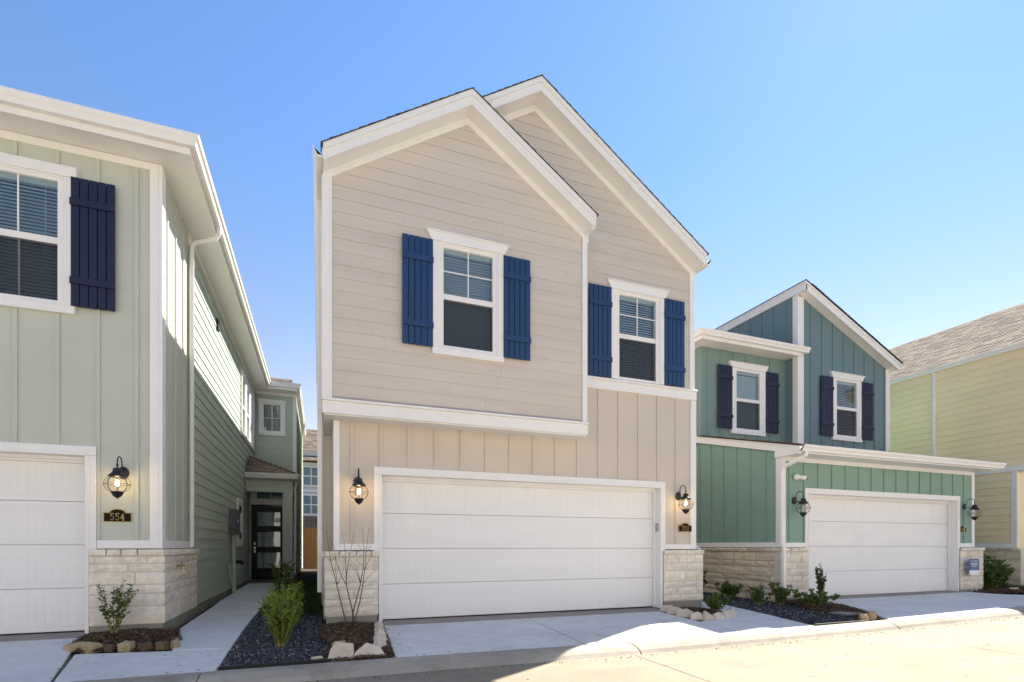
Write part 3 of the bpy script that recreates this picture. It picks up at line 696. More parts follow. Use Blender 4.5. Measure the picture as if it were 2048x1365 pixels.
# gable behind (right part of the upper floor)
up2 = [(XL,3.9),(XR,3.9),(XR,zE(XR,A2)),A2,(XL,zE(XL,A2))]
W1, W2 = 2.115, 5.335
w = wall(H, plF, up2, [hole(W2)], 'beige')
siding(w, plF, [(4.14,4.03),(6.47,4.03),(6.47,zE(6.47,A2)-.1),(A2[0],A2[1]-.1),(2.3,zE(2.3,A2)-.1),(4.14,6.3)] if False else [(2.0,4.03),(6.47,4.03),(6.47,zE(6.47,A2)-.1),(A2[0],A2[1]-.1),(2.0,zE(2.0,A2)-.1)], [hole(W2),(1.9,4.12,3.9,6.2)], 'beige', 0.183, 4.03, 5)
window(H, W2, YF-.02, 0, bottom=False, shade=52); shutter(H, 4.548, YF-.012, 4.045, 'navy'); shutter(H, 6.105, YF-.012, 4.05, 'navy')
trim(H, plF, 4.14, 6.63, 3.84, 3.995, .035, 'belt_board'); trim(H, plF, 4.14, 6.64, 3.996, 4.032, .06, 'belt_cap')
# projecting upper bay under the front gable
up1 = [(XL,2.96),(4.13,2.96),(4.13,zE(4.13,A1)),A1,(XL,zE(XL,A1))]
w = wall(H, plU, up1, [hole(W1)], 'beige', thick=.1)
siding(w, plU, [(0.17,3.14),(4.05,3.14),(4.05,zE(4.05,A1)-.1),(A1[0],A1[1]-.1),(0.17,zE(0.17,A1)-.1)], [hole(W1)], 'beige', 0.183, 3.185, 3)
trim(H, plU, XL-.02, 4.15, 2.94, 3.11, .045, 'belt_board'); trim(H, plU, XL-.02, 4.16, 3.111, 3.145, .07, 'belt_cap')
build(MB().box(0.07, 4.02, YU-.0235, YU-.001, 3.146, 3.175), 'flashing', 'plastic_grey', H)
trim(H, plU, XL-.005, 0.168, 3.146, zE(0.11,A1)-.005, .032, 'corner_board'); trim(H, plU, 4.055, 4.145, 3.146, zE(4.1,A1)-.005, .032, 'corner_board')
window(H, W1, YU-.02, 0); shutter(H, 1.342, YU-.012, 4.035, 'navy'); shutter(H, 2.888, YU-.012, 4.028, 'navy')
# sides of the bay and its soffit
build(MB().box(4.03, 4.13, YU+.101, YF-.001, 2.96, zE(4.13,A1)), 'bay_side', 'beige_panel', H)
build(MB().box(XL+.004, 4.128, YU-.005, 8.9, 2.925, 2.955), 'bay_soffit', 'white', H)
trim(H, ('x', 4.13, 1), YU-.028, YU+.07, 3.146, zE(4.13,A1)-.04, .018, 'corner_board')
build(MB().box(4.1295, 4.15, YU-.005, YF-.03, 2.94, 3.11), 'belt_board', 'white', H)
# lower corner boards
trim(H, plF, 0.193, 0.277, 1.05, 2.92, .03, 'corner_board'); trim(H, plF, 6.50, 6.625, 1.05, 3.835, .03, 'corner_board'); trim(H, plF, 6.475, 6.59, 4.034, zE(6.53,A2)-.01, .03, 'corner_board')
trim(H, plF, 0.278, 0.755, 1.05, 1.145, .03, 'skirt_board'); trim(H, plF, 5.93, 6.499, 1.05, 1.145, .03, 'skirt_board')
garage(H, 0.87, 5.815, YF, -0.02, 2.17)
# gable trim: frieze, soffit, fascia, drip board
def gable_trim(H, ap, xl, xr, yw, yf, left=True):
    sides = [1, -1] if left else [1]
    for sgn in sides:
        xe = xr if sgn > 0 else xl
        z = lambda x: ap[1] - m*abs(x-ap[0])
        fr = [(ap[0],z(ap[0])-.115),(xe,z(xe)-.115),(xe,z(xe)-.002),(ap[0],z(ap[0])-.002)]
        poly_board(H, ('y', yw, -1), fr, .034, -.005, 'frieze_board')
        mb = MB(); mb.prism([(ap[0],yf+.03,z(ap[0])),(xe,yf+.03,z(xe)),(xe,yf+.03,z(xe)+.02),(ap[0],yf+.03,z(ap[0])+.02)], [(ap[0],yw,z(ap[0])),(xe,yw,z(xe)),(xe,yw,z(xe)+.02),(ap[0],yw,z(ap[0])+.02)])
        build(mb, 'soffit', 'white', H)
        fa = [(ap[0],z(ap[0])-.012),(xe,z(xe)-.012),(xe,z(xe)+.165),(ap[0],z(ap[0])+.165)]
        poly_board(H, ('y', yf, -1), fa, 0, -.029, 'fascia')
        fb = [(ap[0],z(ap[0])+.118),(xe,z(xe)+.118),(xe,z(xe)+.20),(ap[0],z(ap[0])+.20)]
        poly_board(H, ('y', yf-.001, -1), fb, .022, .001, 'drip_board')
YG1, YG2 = 7.225, 7.485
gable_trim(H, A1, XL-.01, 4.165, YU, YG1); gable_trim(H, A2, XL-.01, 6.60, YF, YG2)
# eave return under the right ends
build(MB().box(4.1, 4.165, YG1+.03, YF-.001, zE(4.165,A1)-.012, zE(4.165,A1)+.15), 'eave_fascia', 'white', H)
build(MB().box(6.56, 6.60, YG2+.03, 24.0, zE(6.6,A2)-.012, zE(6.6,A2)+.15), 'eave_fascia', 'white', H)
build(MB().box(XL-.01, XL+.03, YG1+.03, 24.0, zE(XL,A2)-.012, zE(XL,A2)+.15), 'eave_fascia', 'white', H)
# roof decks (with shingles) – left slope shared by both gables
def deck(H, pts, t=.015, mat='shingle_dark'):
    mb = MB(); mb.prism([(x,y,z) for x,y,z in pts], [(x,y,z-t) for x,y,z in pts]); return build(mb, 'roof', mat, H)
dz = 0.204
rL = deck(H, [(XL-.03,YG1-.004,zE(XL-.03,A2)+dz),(A1[0],YG1-.004,A1[1]+dz),(A1[0],YG2-.004,A1[1]+dz),(A2[0],YG2-.004,A2[1]+dz),(A2[0],24,A2[1]+dz),(XL-.03,24,zE(XL-.03,A2)+dz)])
rR = deck(H, [(6.63,YG2-.004,zE(6.63,A2)+dz),(6.63,24,zE(6.63,A2)+dz),(A2[0],24,A2[1]+dz),(A2[0],YG2-.004,A2[1]+dz)])
rM = deck(H, [(4.19,YG1-.004,zE(4.19,A1)+dz),(4.19,YF+.02,zE(4.19,A1)+dz),(A1[0],YF+.02,A1[1]+dz),(A1[0],YG1-.004,A1[1]+dz)])
s_ = (1+m*m)**.5
shingles(rL, (XL-.035,YG1-.036,zE(XL-.035,A2)+dz), (XL-.035,YG2-.1,zE(XL-.035,A2)+dz), (1,0,m), 17, 0.146, 'shingle_dark', 3, (.25,.4))
shingles(rL, (XL-.035,YG2-.036,zE(XL-.035,A2)+dz), (XL-.035,24,zE(XL-.035,A2)+dz), (1,0,m), 27, 0.146, 'shingle_dark', 4, (.25,.4))
shingles(rR, (6.635,YG2-.036,zE(6.635,A2)+dz), (6.635,24,zE(6.635,A2)+dz), (-1,0,m), 27, 0.146, 'shingle_dark', 5, (.25,.4))
shingles(rM, (4.195,YG1-.036,zE(4.195,A1)+dz), (4.195,YF,zE(4.195,A1)+dz), (-1,0,m), 17, 0.146, 'shingle_dark', 6, (.25,.4))
# gutters and downspouts
gutter(H, (XL-.012,YG1+.0,6.39), (XL-.012,24,6.39), (-1,0,0)); gutter(H, (6.602,YG2,6.37), (6.602,24,6.37), (1,0,0), depth=.12)
build(MB().rtube([(0.0,8.15,6.26),(0.0,8.15,6.15),(0.012,8.2,6.0),(0.012,8.2,.42)], .07, .055), 'downspout', 'white', H)
build(MB().rtube([(6.68,7.98,6.26),(6.665,7.98,6.0),(6.665,7.98,1.20),(6.72,7.9,1.09),(6.76,7.84,1.03)], .055, .07), 'downspout', 'white', H)
# side and back walls
wl_ = wall(H, ('x', XL, -1), [(8.9,0.12),(24,0.12),(24,6.24),(8.9,6.24)], [], 'beige'); siding(wl_, ('x', XL, -1), [(8.98,.14),(24,.14),(24,6.2),(8.98,6.2)], [], 'beige', .183, .14, 8, 12)
wu_ = wall(H, ('x', XL, -1), [(YU+.1,2.96),(8.9,2.96),(8.9,6.24),(YU+.1,6.24)], [], 'beige'); siding(wu_, ('x', XL, -1), [(YU+.1,3.15),(8.98,3.15),(8.98,6.2),(YU+.1,6.2)], [], 'beige', .183, .14, 9, 12)
trim(H, ('x', XL, -1), YU-.03, YU+.08, 3.146, 6.2, .026, 'corner_board')
build(MB().box(.195, .3, YF+.121, 8.9, -.1, 2.92), 'wall', 'beige_panel', H)
build(MB().box(.062, .194, 8.885, 8.898, -.1, 2.92), 'wall', 'beige_panel', H)
wall(H, ('x', XR, 1), [(YF+.121,-.1),(24,-.1),(24,6.2),(YF+.121,6.2)], [], 'beige'); build(MB().box(XL+.13, XR-.13, 23.85, 24, -.1, 8.3), 'wall', 'beige', H)
# stone piers either side of the door
for a, b, sd in ((0.075, 0.825, 11), (5.862, 6.76, 12)):
    sb = build(MB().box(a+.012, b-.012, YF-.058, YF+.10, 0.10, 1.03), 'stone_base', 'mortar', H)
    big = sd == 11
    stones(sb, plF, a, b, courses(.115, .955, [.185,.13,.105,.135,.10] if big else [.19,.145,.11,.13,.115], sd), 'stone', sd, (.957,1.045), wmin=.34 if big else .2, wmax=.8 if big else .55)
    stones(sb, ('x', a if big else b, -1 if big else 1), YF-.06, YF+.25, courses(.115,.955,[.185,.13,.105,.135,.10] if big else [.19,.145,.11,.13,.115],sd), 'stone', sd+40, (.957,1.045), off=.012)
    build(MB().box(a+.02, b-.02, YF-.045, YF+.1, -.25, .10), 'foundation', 'foundation', H)
build(MB().bevbox(5.795, 5.814, YF+.02, YF+.09, 1.38, 1.53), 'keypad', 'plastic_grey', H)

# ================================================================ LEFT HOUSE (554)
LH = thing('house', 'sage green house at the left with hipped eave, lap-sided wing and black entry door', 'house', (-4.5, 7.8, 0))
XS = -1.92
plF = ('y', YF, -1); plS = ('x', XS, 1)
w = wall(LH, plF, [(-9,1.08),(XS,1.08),(XS,6.03),(-9,6.03)], [(-7.66,-2.695,-1,2.24), hole(-3.36)], 'sage_panel')
battens(w, plF, [(-9,1.19),(-2.03,1.19),(-2.03,6.0),(-9,6.0)], [(-7.77,-2.585,-1,2.345), caseh(-3.36)], 'sage_panel', [-2.175-0.404*k for k in range(16)])
build(MB().box(-9,XS,YF,YF+.12,-.1,1.08) if False else MB().box(-9,-7.66,YF,YF+.12,-.1,1.08), 'wall', 'sage_panel', LH)
trim(LH, plF, -2.03, XS-.012, 1.08, 6.025, .03, 'corner_board'); trim(LH, plF, -2.585, -2.031, 1.08, 1.185, .03, 'skirt_board')
trim(LH, plF, -9, -2.031, 5.93, 6.025, .03, 'frieze_board')
window(LH, -3.36, YF-.02, 0, muntin='bar', head='flat', head_h=.13, shade=50); shutter(LH, -2.61, YF-.012, 4.045, 'navy_dark'); shutter(LH, -4.12, YF-.012, 4.045, 'navy_dark')
garage(LH, -7.65, -2.705, YF, 0.03, 2.23)
# side: board and batten first, then lap siding
w = wall(LH, plS, [(YF+.121,1.08),(9.319,1.08),(9.319,6.03),(YF+.121,6.03)], [], 'sage_panel'); battens(w, plS, [(7.9,1.2),(9.3,1.2),(9.3,6.02),(7.9,6.02)], [], 'sage_panel', [8.1,8.52,8.95])
trim(LH, plS, YF-.032, 7.93, 1.08, 6.025, .03, 'corner_board'); trim(LH, plS, 7.931, 9.30, 1.08, 1.185, .026, 'skirt_board'); trim(LH, plS, 9.30, 9.39, 1.08, 6.025, .03, 'corner_board')
SW = [(15.15+.38,.75),(16.2,.75),(17.05,.75)]
side_h = [(14.95,15.75,4.1,5.62),(15.85,16.65,4.1,5.62),(16.75,17.55,4.1,5.62)]
w = wall(LH, plS, [(9.32,.12),(24,.12),(24,6.03),(9.32,6.03)], side_h, 'sage')
siding(w, plS, [(9.40,.14),(17.9,.14),(17.9,5.93),(9.40,5.93)], side_h, 'sage', .183, .14, 15, 3.66)
trim(LH, plS, 9.40, 17.9, 5.931, 6.025, .03, 'frieze_board')
for c in (15.35, 16.25, 17.15): window(LH, XS+.02, c, 0, muntin='none', head='flat', w=.62, rotz=R(90), zb=4.15, zr0=4.80, zr1=4.86, zt=5.56, case=.14, head_h=.1, screen=False)
build(MB().box(XS-.1, XS+.02, 9.42, 17.9, -.1, .115), 'foundation', 'foundation', LH)
# eave: soffit, fascia, gutter round the corner, hipped roof
EX, EY = -1.53, 7.44
build(MB().add([(-9,EY,6.03),(EX,EY,6.03),(EX,17.575,6.03),(XS,17.575,6.03),(XS,YF,6.03),(-9,YF,6.03),(-9,EY,6.05),(EX,EY,6.05),(EX,17.575,6.05),(XS,17.575,6.05),(XS,YF,6.05),(-9,YF,6.05)],
      [(0,1,4,5),(1,2,3,4),(6,7,10,11),(7,8,9,10),(0,1,7,6),(1,2,8,7)]), 'soffit', 'white', LH)
build(MB().box(-9, EX+.02, EY-.02, EY+.005, 6.01, 6.20), 'fascia', 'white', LH); build(MB().box(EX-.005, EX+.02, EY+.006, 17.555, 6.012, 6.198), 'fascia', 'white', LH)
gutter(LH, (-9,EY-.02,6.215), (EX+.02,EY-.02,6.215), (0,-1,0), 0, 1, .115, .13); gutter(LH, (EX+.02,EY-.02,6.215), (EX+.02,17.44,6.215), (1,0,0), -1, 0, .115, .13)
rf = MB(); hx = 0.42
rf.add([(-9,EY-.04,6.2),(EX+.04,EY-.04,6.2),(EX+.04,24,6.2),(-9,24,6.2),(-5.3,EY+3.7,6.2+3.7*hx),(-5.3,24,6.2+3.7*hx),(-9,EY+3.7,6.2+3.7*hx),(-9,24,6.2)], [(0,1,4,6),(1,2,5,4),(4,5,7,6)])
rf_o = build(rf, 'roof', 'shingle_dark', LH, recalc=False)
build(MB().rtube([(-1.47,9.12,6.12),(-1.47,9.14,6.02),(-1.52,9.16,5.93),(-1.80,9.25,5.86),(-1.865,9.27,5.80),(-1.87,9.27,5.6),(-1.87,9.27,1.10)], .06, .075), 'downspout', 'white', LH)
# stone base with corner
hsL = [.235,.155,.115,.16,.105]
sb = build(MB().box(-2.65, XS+.045, YF-.055, 9.66, .12, 1.06), 'stone_base', 'mortar', LH)
stones(sb, plF, -2.66, XS+.07, courses(.12,.985,hsL,0), 'stone', 21, (.987,1.078), wmin=.24, wmax=.62)
stones(sb, plS, YF-.055, 9.68, courses(.12,.985,hsL,0), 'stone', 22, (.987,1.078), off=.06, wmin=.22, wmax=.65)
build(MB().box(-2.65, XS+.035, YF-.045, 9.66, -.25, .12), 'foundation', 'foundation', LH)
# bay over the entry
YB = 18.0; XB = -0.70; plB = ('y', YB, -1)
bh = (-1.715,-1.085,4.735,5.665)
w = wall(LH, plB, [(XS,2.9),(XB,2.9),(XB,6.03),(XS,6.03)], [(bh[0]+.0,bh[1],bh[2],bh[3])], 'sage')
siding(w, plB, [(XS+.03,2.95),(XB-.09,2.95),(XB-.09,5.93),(XS+.03,5.93)], [bh], 'sage', .183, 2.95, 25)
window(LH, -1.40, YB-.02, 0, muntin='none', head='flat', w=.48, zb=4.78, zr0=5.17, zr1=5.19, zt=5.61, case=.135, head_h=.10, screen=False)
gr = MB(); gr.box(-1.412,-1.388,YB-.032,YB-.023,4.78,5.61); gr.box(-1.64,-1.16,YB-.031,YB-.0235,5.17,5.19); build(gr, 'window_grille', 'white', LH)
trim(LH, plB, XB-.09, XB+.02, 2.95, 6.02, .03, 'corner_board'); trim(LH, plB, XS+.03, XB-.091, 5.931, 6.02, .03, 'frieze_board')
w = wall(LH, ('x', XB, 1), [(YB,.1),(25,.1),(25,6.03),(YB,6.03)], [], 'sage'); siding(w, ('x', XB, 1), [(YB+.05,.14),(25,.14),(25,6.0),(YB+.05,6.0)], [], 'sage', .183, .14, 26, 12)
build(MB().box(XS-.2, -.66, YB-.42, 25, 6.03, 6.05), 'soffit', 'white', LH)
build(MB().box(EX+.02, -.64, YB-.44, YB-.42, 6.01, 6.2), 'fascia', 'white', LH); build(MB().box(-.66, -.64, YB-.42, 25, 6.01, 6.2), 'fascia', 'white', LH)
gutter(LH, (EX+.02,YB-.44,6.215), (-.64,YB-.44,6.215), (0,-1,0), 0, 1, .115, .13); gutter(LH, (-.64,YB-.44,6.215), (-.64,25,6.215), (1,0,0), -1, 0, .10, .13)
rb = build(MB().add([(-2.6,YB-.5,6.22),(-.60,YB-.5,6.22),(-.60,25,6.22),(-2.6,25,6.22),(-2.6,YB+1.6,7.12),(-2.6,25,7.12)], [(0,1,4),(1,2,5,4)]), 'roof', 'shingle', LH, recalc=False)
shingles(rb, (-2.6,YB-.52,6.225), (-.8,YB-.52,6.225), (0,1,.43), 6, .14, 'shingle', 31, (.1,.3))
# entry porch
PY = 15.75; PX = -0.70
build(MB().box(XS+.03, PX, PY, PY+.22, 2.62, 2.95), 'porch_beam', 'sage_panel', LH); build(MB().box(PX-.2, PX, PY+.221, YB-.01, 2.62, 2.95), 'porch_beam', 'sage_panel', LH)
build(MB().box(PX-.26, PX-.002, PY+.002, PY+.22, .12, 2.619), 'porch_column', 'sage_panel', LH); build(MB().box(PX-.28, PX+.015, PY-.015, PY+.24, .08, .22), 'column_base', 'white', LH)
build(MB().rtube([(PX+.1,PY+.3,2.95),(PX+.06,PY+.3,2.8),(PX+.045,PY+.3,.3)], .06, .07), 'downspout', 'white', LH)
build(MB().box(XS+.03, PX+.06, PY-.1, YB-.02, 2.955, 2.975), 'porch_soffit', 'white', LH)
gutter(LH, (XS+.03,PY-.10,3.12), (PX+.06,PY-.10,3.12), (0,-1,0), 0, 1, .115, .125); gutter(LH, (PX+.06,PY-.10,3.12), (PX+.06,YB-.01,3.12), (1,0,0), -1, 0, .115, .125)
build(MB().box(XS+.03, PX+.05, PY-.10, PY-.08, 2.96, 3.12), 'fascia', 'white', LH); build(MB().box(PX+.04, PX+.06, PY-.08, YB-.01, 2.96, 3.12), 'fascia', 'white', LH)
pr = build(MB().add([(XS+.03,PY-.1,3.11),(PX+.06,PY-.1,3.11),(PX+.06,YB-.02,3.11),(XS+.03,YB-.02,3.11),(XS+.03,PY+.85,3.66),(XS+.03,YB-.02,3.66)], [(0,1,4),(1,2,5,4)]), 'porch_roof', 'shingle_dark', LH, recalc=False)
for i in range(9):
    y0 = PY-.14+i*.105; z0 = 3.125+i*.0608; xr = PX+.08-(PX+.06-XS-.03)*max(0,(y0-PY+.10))/.95
    if xr > XS+.1: shingles(pr, (XS+.03,y0,z0), (xr,y0,z0), (0,1,.579), 1, .125, 'shingle', 40+i, (.1,.28))
hip = MB(); hip.tube([(PX+.05,PY-.12,3.145),(XS+.04,PY+.85,3.70)], .03, 6); build(hip, 'hip_cap', 'shingle', LH)
build(MB().box(XS, PX+.1, 15.52, YB-.1, -.1, .13), 'porch_slab', 'porch', LH)
DW = 16.7
build(MB().box(XS+.03, -1.87, DW, DW+.1, .13, 2.94), 'entry_wall', 'white', LH); build(MB().box(-1.869, -.8, DW+.002, DW+.1, 2.33, 2.94), 'entry_wall', 'white', LH)
build(MB().box(-.86, -.78, DW+.001, DW+.1, .13, 2.329), 'entry_wall', 'white', LH)
tr = build(MB().box(-1.74, -.92, DW-.02, DW-.002, 2.46, 2.74), 'transom_window', 'white', LH)
for a, b in ((-1.70,-1.34),(-1.32,-.96)): build(MB().box(a, b, DW-.024, DW-.0201, 2.50, 2.70), 'pane', 'window_far', tr)
ed = MB(); dx0, dx1, dz0, dz1 = -1.84, -.95, .19, 2.28
ed.box(dx0,dx0+.15,DW-.02,DW+.03,dz0,dz1); ed.box(dx1-.13,dx1,DW-.02,DW+.03,dz0,dz1)
for a, b in ((dz0,dz0+.27),(dz0+.73,dz0+.90),(dz0+1.34,dz0+1.51),(dz1-.17,dz1)): ed.box(dx0+.15,dx1-.13,DW-.02,DW+.03,a,b)
door = build(ed, 'entry_door', 'door_black', LH)
for a, b in ((dz0+.27,dz0+.73),(dz0+.90,dz0+1.34),(dz0+1.51,dz1-.17)): build(MB().box(dx0+.151,dx1-.131,DW-.002,DW+.004,a+.001,b-.001), 'pane', 'glass', door)
build(MB().box(dx0+.1, dx1-.1, DW+.08, DW+.1, dz0, dz1), 'privacy_film', 'room_grey', door)
kn = MB(); kn.lathe((0,0,0), [(0,-.02),(.028,-.02),(.03,0),(.028,.02),(0,.02)], 10)
for zz in (1.18, 1.05, .95): build(MB().box(dx0+.055, dx0+.105, DW-.055, DW-.021, zz-.035, zz+.035), 'lock', 'steel', door)
# services on the side wall
mt = build(MB().bevbox(0,.001,0,.001,0,.001,.0002) if False else MB().box(XS+.022, XS+.16, 13.05, 13.75, 1.38, 1.95), 'meter_box', 'grey_box', LH)
build(MB().box(XS+.161, XS+.168, 13.3, 13.42, 1.66, 1.72), 'meter_label', 'sign_white', mt)
build(MB().tube([(XS+.08,13.3,1.37),(XS+.08,13.3,.05)], .045, 10), 'conduit', 'sage_panel', LH); build(MB().tube([(XS+.06,12.75,.75),(XS+.10,13.1,.05)], .025, 8), 'conduit', 'sage_panel', LH)
build(MB().tube([(XS+.02,13.0,1.52),(XS+.14,12.9,1.50),(XS+.16,13.2,1.40)], .014, 8), 'pipe_stub', 'bark', LH)
build(MB().tube([(XS+.02,14.1,.72),(XS+.14,14.1,.72),(XS+.16,14.1,.66)], .045, 8), 'vent_pipe', 'vent', LH)
uf = MB(); uf.box(XS+.022,XS+.075,14.1,14.22,1.10,2.30); uf.box(XS+.022,XS+.075,14.75,14.87,1.10,2.30); uf.box(XS+.022,XS+.075,14.22,14.75,1.10,1.24); uf.box(XS+.022,XS+.075,14.22,14.75,2.16,2.30)
pw = build(uf, 'service_panel_frame', 'white', LH); build(MB().box(XS+.022,XS+.035,14.221,14.749,1.241,2.159), 'panel_cover', 'sage_panel', pw)
for zz in (1.30, 1.95): build(MB().box(XS+.036,XS+.07,14.3,14.66,zz,zz+.16), 'opening', 'vent', pw)
build(MB().box(XS+.022, XS+.05, 11.55, 11.72, 5.42, 5.62), 'wall_vent', 'vent', LH)
hb = MB(); hb.tube([(XS+.06,8.35,.84),(XS+.16,8.35,.84),(XS+.17,8.35,.78)], .014, 8); hb.tube([(XS+.12,8.31,.875),(XS+.12,8.39,.875)], .012, 6)
build(hb, 'hose_tap', 'brass', LH); build(MB().box(XS+.058, XS+.12, 8.62, 8.74, .70, .88), 'tap_cover', 'stone_tan', LH)
build(MB().box(-9, -8.9, YF+.12, 24, -.1, 6.03), 'wall', 'sage', LH); build(MB().box(-9, XB-.12, 24.9, 25, -.1, 6.03), 'wall', 'sage', LH)

# ================================================================ RIGHT HOUSE (teal)
RH = thing('house', 'teal green house with shed-roof tower, low garage eave and dark navy shutters', 'house', (11.9, 7.8, 0))
GX0, GX1 = 8.80, 15.06
plF = ('y', YF, -1)
w = wall(RH, plF, [(GX0,1.08),(GX1,1.08),(GX1,2.94),(GX0,2.94)], [(9.52,14.42,-1,2.21)], 'teal')
battens(w, plF, [(8.87,1.18),(14.99,1.18),(14.99,2.84),(8.87,2.84)], [(9.41,14.53,-1,2.316)], 'teal', [9.003+0.4075*k for k in range(15)])
trim(RH, plF, 8.775, 8.875, 1.08, 2.93, .03, 'corner_board'); trim(RH, plF, 14.995, 15.085, 1.08, 2.93, .03, 'corner_board')
trim(RH, plF, 8.876, 9.41, 1.08, 1.18, .03, 'skirt_board'); trim(RH, plF, 14.53, 14.994, 1.08, 1.18, .03, 'skirt_board'); trim(RH, plF, 8.876, 14.994, 2.84, 2.935, .03, 'frieze_board')
garage(RH, 9.53, 14.41, YF, 0.01, 2.20)
# garage left side wall with rising rake
plD = ('x', GX0, -1); rk = lambda y: 3.05 + 0.262*(y-7.9)
w = wall(RH, plD, [(YF+.121,1.08),(13,1.08),(13,rk(13)),(YF+.121,rk(YF+.121))], [], 'teal')
battens(w, plD, [(7.93,1.19),(13,1.19),(13,rk(13)),(7.93,rk(7.93))], [], 'teal', [8.214+.402*k for k in range(11)])
trim(RH, plD, YF-.027, 7.93, 1.08, rk(7.9), .028, 'corner_board'); trim(RH, plD, 7.931, 13, 1.08, 1.185, .03, 'skirt_board')
rb_ = [(7.36,rk(7.36)+.0),(13,rk(13)),(13,rk(13)+.17),(7.36,rk(7.36)+.13)]
poly_board(RH, plD, rb_, .05, -.01, 'rake_fascia')
poly_board(RH, plD, [(7.36,rk(7.36)+.131),(13,rk(13)+.171),(13,rk(13)+.20),(7.36,rk(7.36)+.16)], .075, -.01, 'rake_cap')
gr_ = MB(); gr_.prism([(8.72,7.33,3.085),(15.25,7.33,3.085),(15.25,10.2,3.085+.262*2.87),(8.72,10.2,3.085+.262*2.87)], [(8.72,7.33,3.06),(15.25,7.33,3.06),(15.25,10.2,3.06+.262*2.87),(8.72,10.2,3.06+.262*2.87)])
go = build(gr_, 'garage_roof', 'shingle_dark', RH); shingles(go, (8.71,7.32,3.088), (15.26,7.32,3.088), (0,1,.262), 20, .146, 'shingle', 51)
build(MB().box(8.82, 15.12, 7.37, YF, 2.938, 2.955), 'soffit', 'white', RH); build(MB().box(8.76, 15.2, 7.35, 7.37, 2.925, 3.06), 'fascia', 'white', RH)
gutter(RH, (8.74,7.35,3.075), (15.26,7.35,3.075), (0,-1,0))
build(MB().box(8.735, 8.819, 7.371, YF+.12, 2.915, 3.055), 'eave_return', 'white', RH); build(MB().box(15.121, 15.19, 7.371, YF+.3, 2.925, 3.055), 'eave_return', 'white', RH)
build(MB().rtube([(8.86,7.29,2.96),(8.86,7.31,2.88),(8.80,7.45,2.80),(8.735,7.70,2.70),(8.725,7.74,2.60),(8.725,7.74,1.20),(8.68,7.66,1.10),(8.67,7.64,.98),(8.67,7.64,.18)], .075, .06), 'downspout', 'white', RH)
# stone skirt: front piers and the left side wall
hsR = [.19,.13,.16,.115,.15,.12]
for a, b, sd in ((8.70,9.475,61),(14.47,15.38,62)):
    sb = build(MB().box(a+.012, b-.012, YF-.055, YF+.10, .06, 1.06), 'stone_base', 'mortar', RH)
    stones(sb, plF, a, b, courses(.10,.99,hsR,sd), 'stone', sd, (.992,1.078), wmin=.2, wmax=.45)
    build(MB().box(a+.02, b-.02, YF-.045, YF+.1, -.25, .095), 'foundation', 'foundation', RH)
sb = build(MB().box(GX0-.055, GX0+.05, YF+.005, 13, -.05, 1.06), 'stone_base', 'mortar_tan', RH)
stones(sb, plD, YF-.06, 12.9, courses(-.06,.99,hsR,2), 'stone_tan', 63, (.992,1.078), wmin=.25, wmax=.85)
stones(sb, ('x', 15.38, 1), YF-.05, YF+.3, courses(.10,.99,hsR,62), 'stone', 64, (.992,1.078), off=.01)
# upper left: wall set back, with its own eave
YA, YBf = 10.15, 9.80; plA = ('y', YA, -1); plB2 = ('y', YBf, -1); XC = 11.6
w = wall(RH, plA, [(GX0+.004,3.3),(XC,3.3),(XC,6.03),(GX0+.004,6.03)], [hole(10.275)], 'teal_skytint')
battens(w, plA, [(GX0+.1,3.6),(XC,3.6),(XC,6.0),(GX0+.1,6.0)], [caseh(10.275)], 'teal_skytint', [9.0+.406*k for k in range(7)])
window(RH, 10.275, YA-.02, 0, muntin='none', shade=72); shutter(RH, 9.50, YA-.012, 4.06, 'navy_dark'); shutter(RH, 11.05, YA-.012, 4.05, 'navy_dark')
build(MB().box(8.45, XC-.002, 9.74, YA, 6.03, 6.05), 'soffit', 'white', RH); build(MB().box(8.45, XC+.02, 9.70, 9.74, 6.0, 6.18), 'fascia', 'white', RH); build(MB().box(8.43, 8.45, 9.70, 16, 6.0, 6.18), 'fascia', 'white', RH)
build(MB().box(8.45, GX0, YA, 16, 6.03, 6.05), 'soffit', 'white', RH)
gutter(RH, (8.43,9.70,6.20), (11.80,9.70,6.20), (0,-1,0), -1, 0); gutter(RH, (8.43,9.70,6.20), (8.43,16,6.20), (-1,0,0), -1, 0)
build(MB().add([(8.40,9.66,6.21),(11.6,9.66,6.21),(11.6,16,6.5),(8.40,16,6.21)], [(0,1,2,3)]), 'roof', 'shingle_dark', RH, recalc=False)
wall(RH, ('x', GX0, -1), [(YA+.121,3.6),(16,3.6),(16,6.03),(YA+.121,6.03)], [], 'teal_skytint')
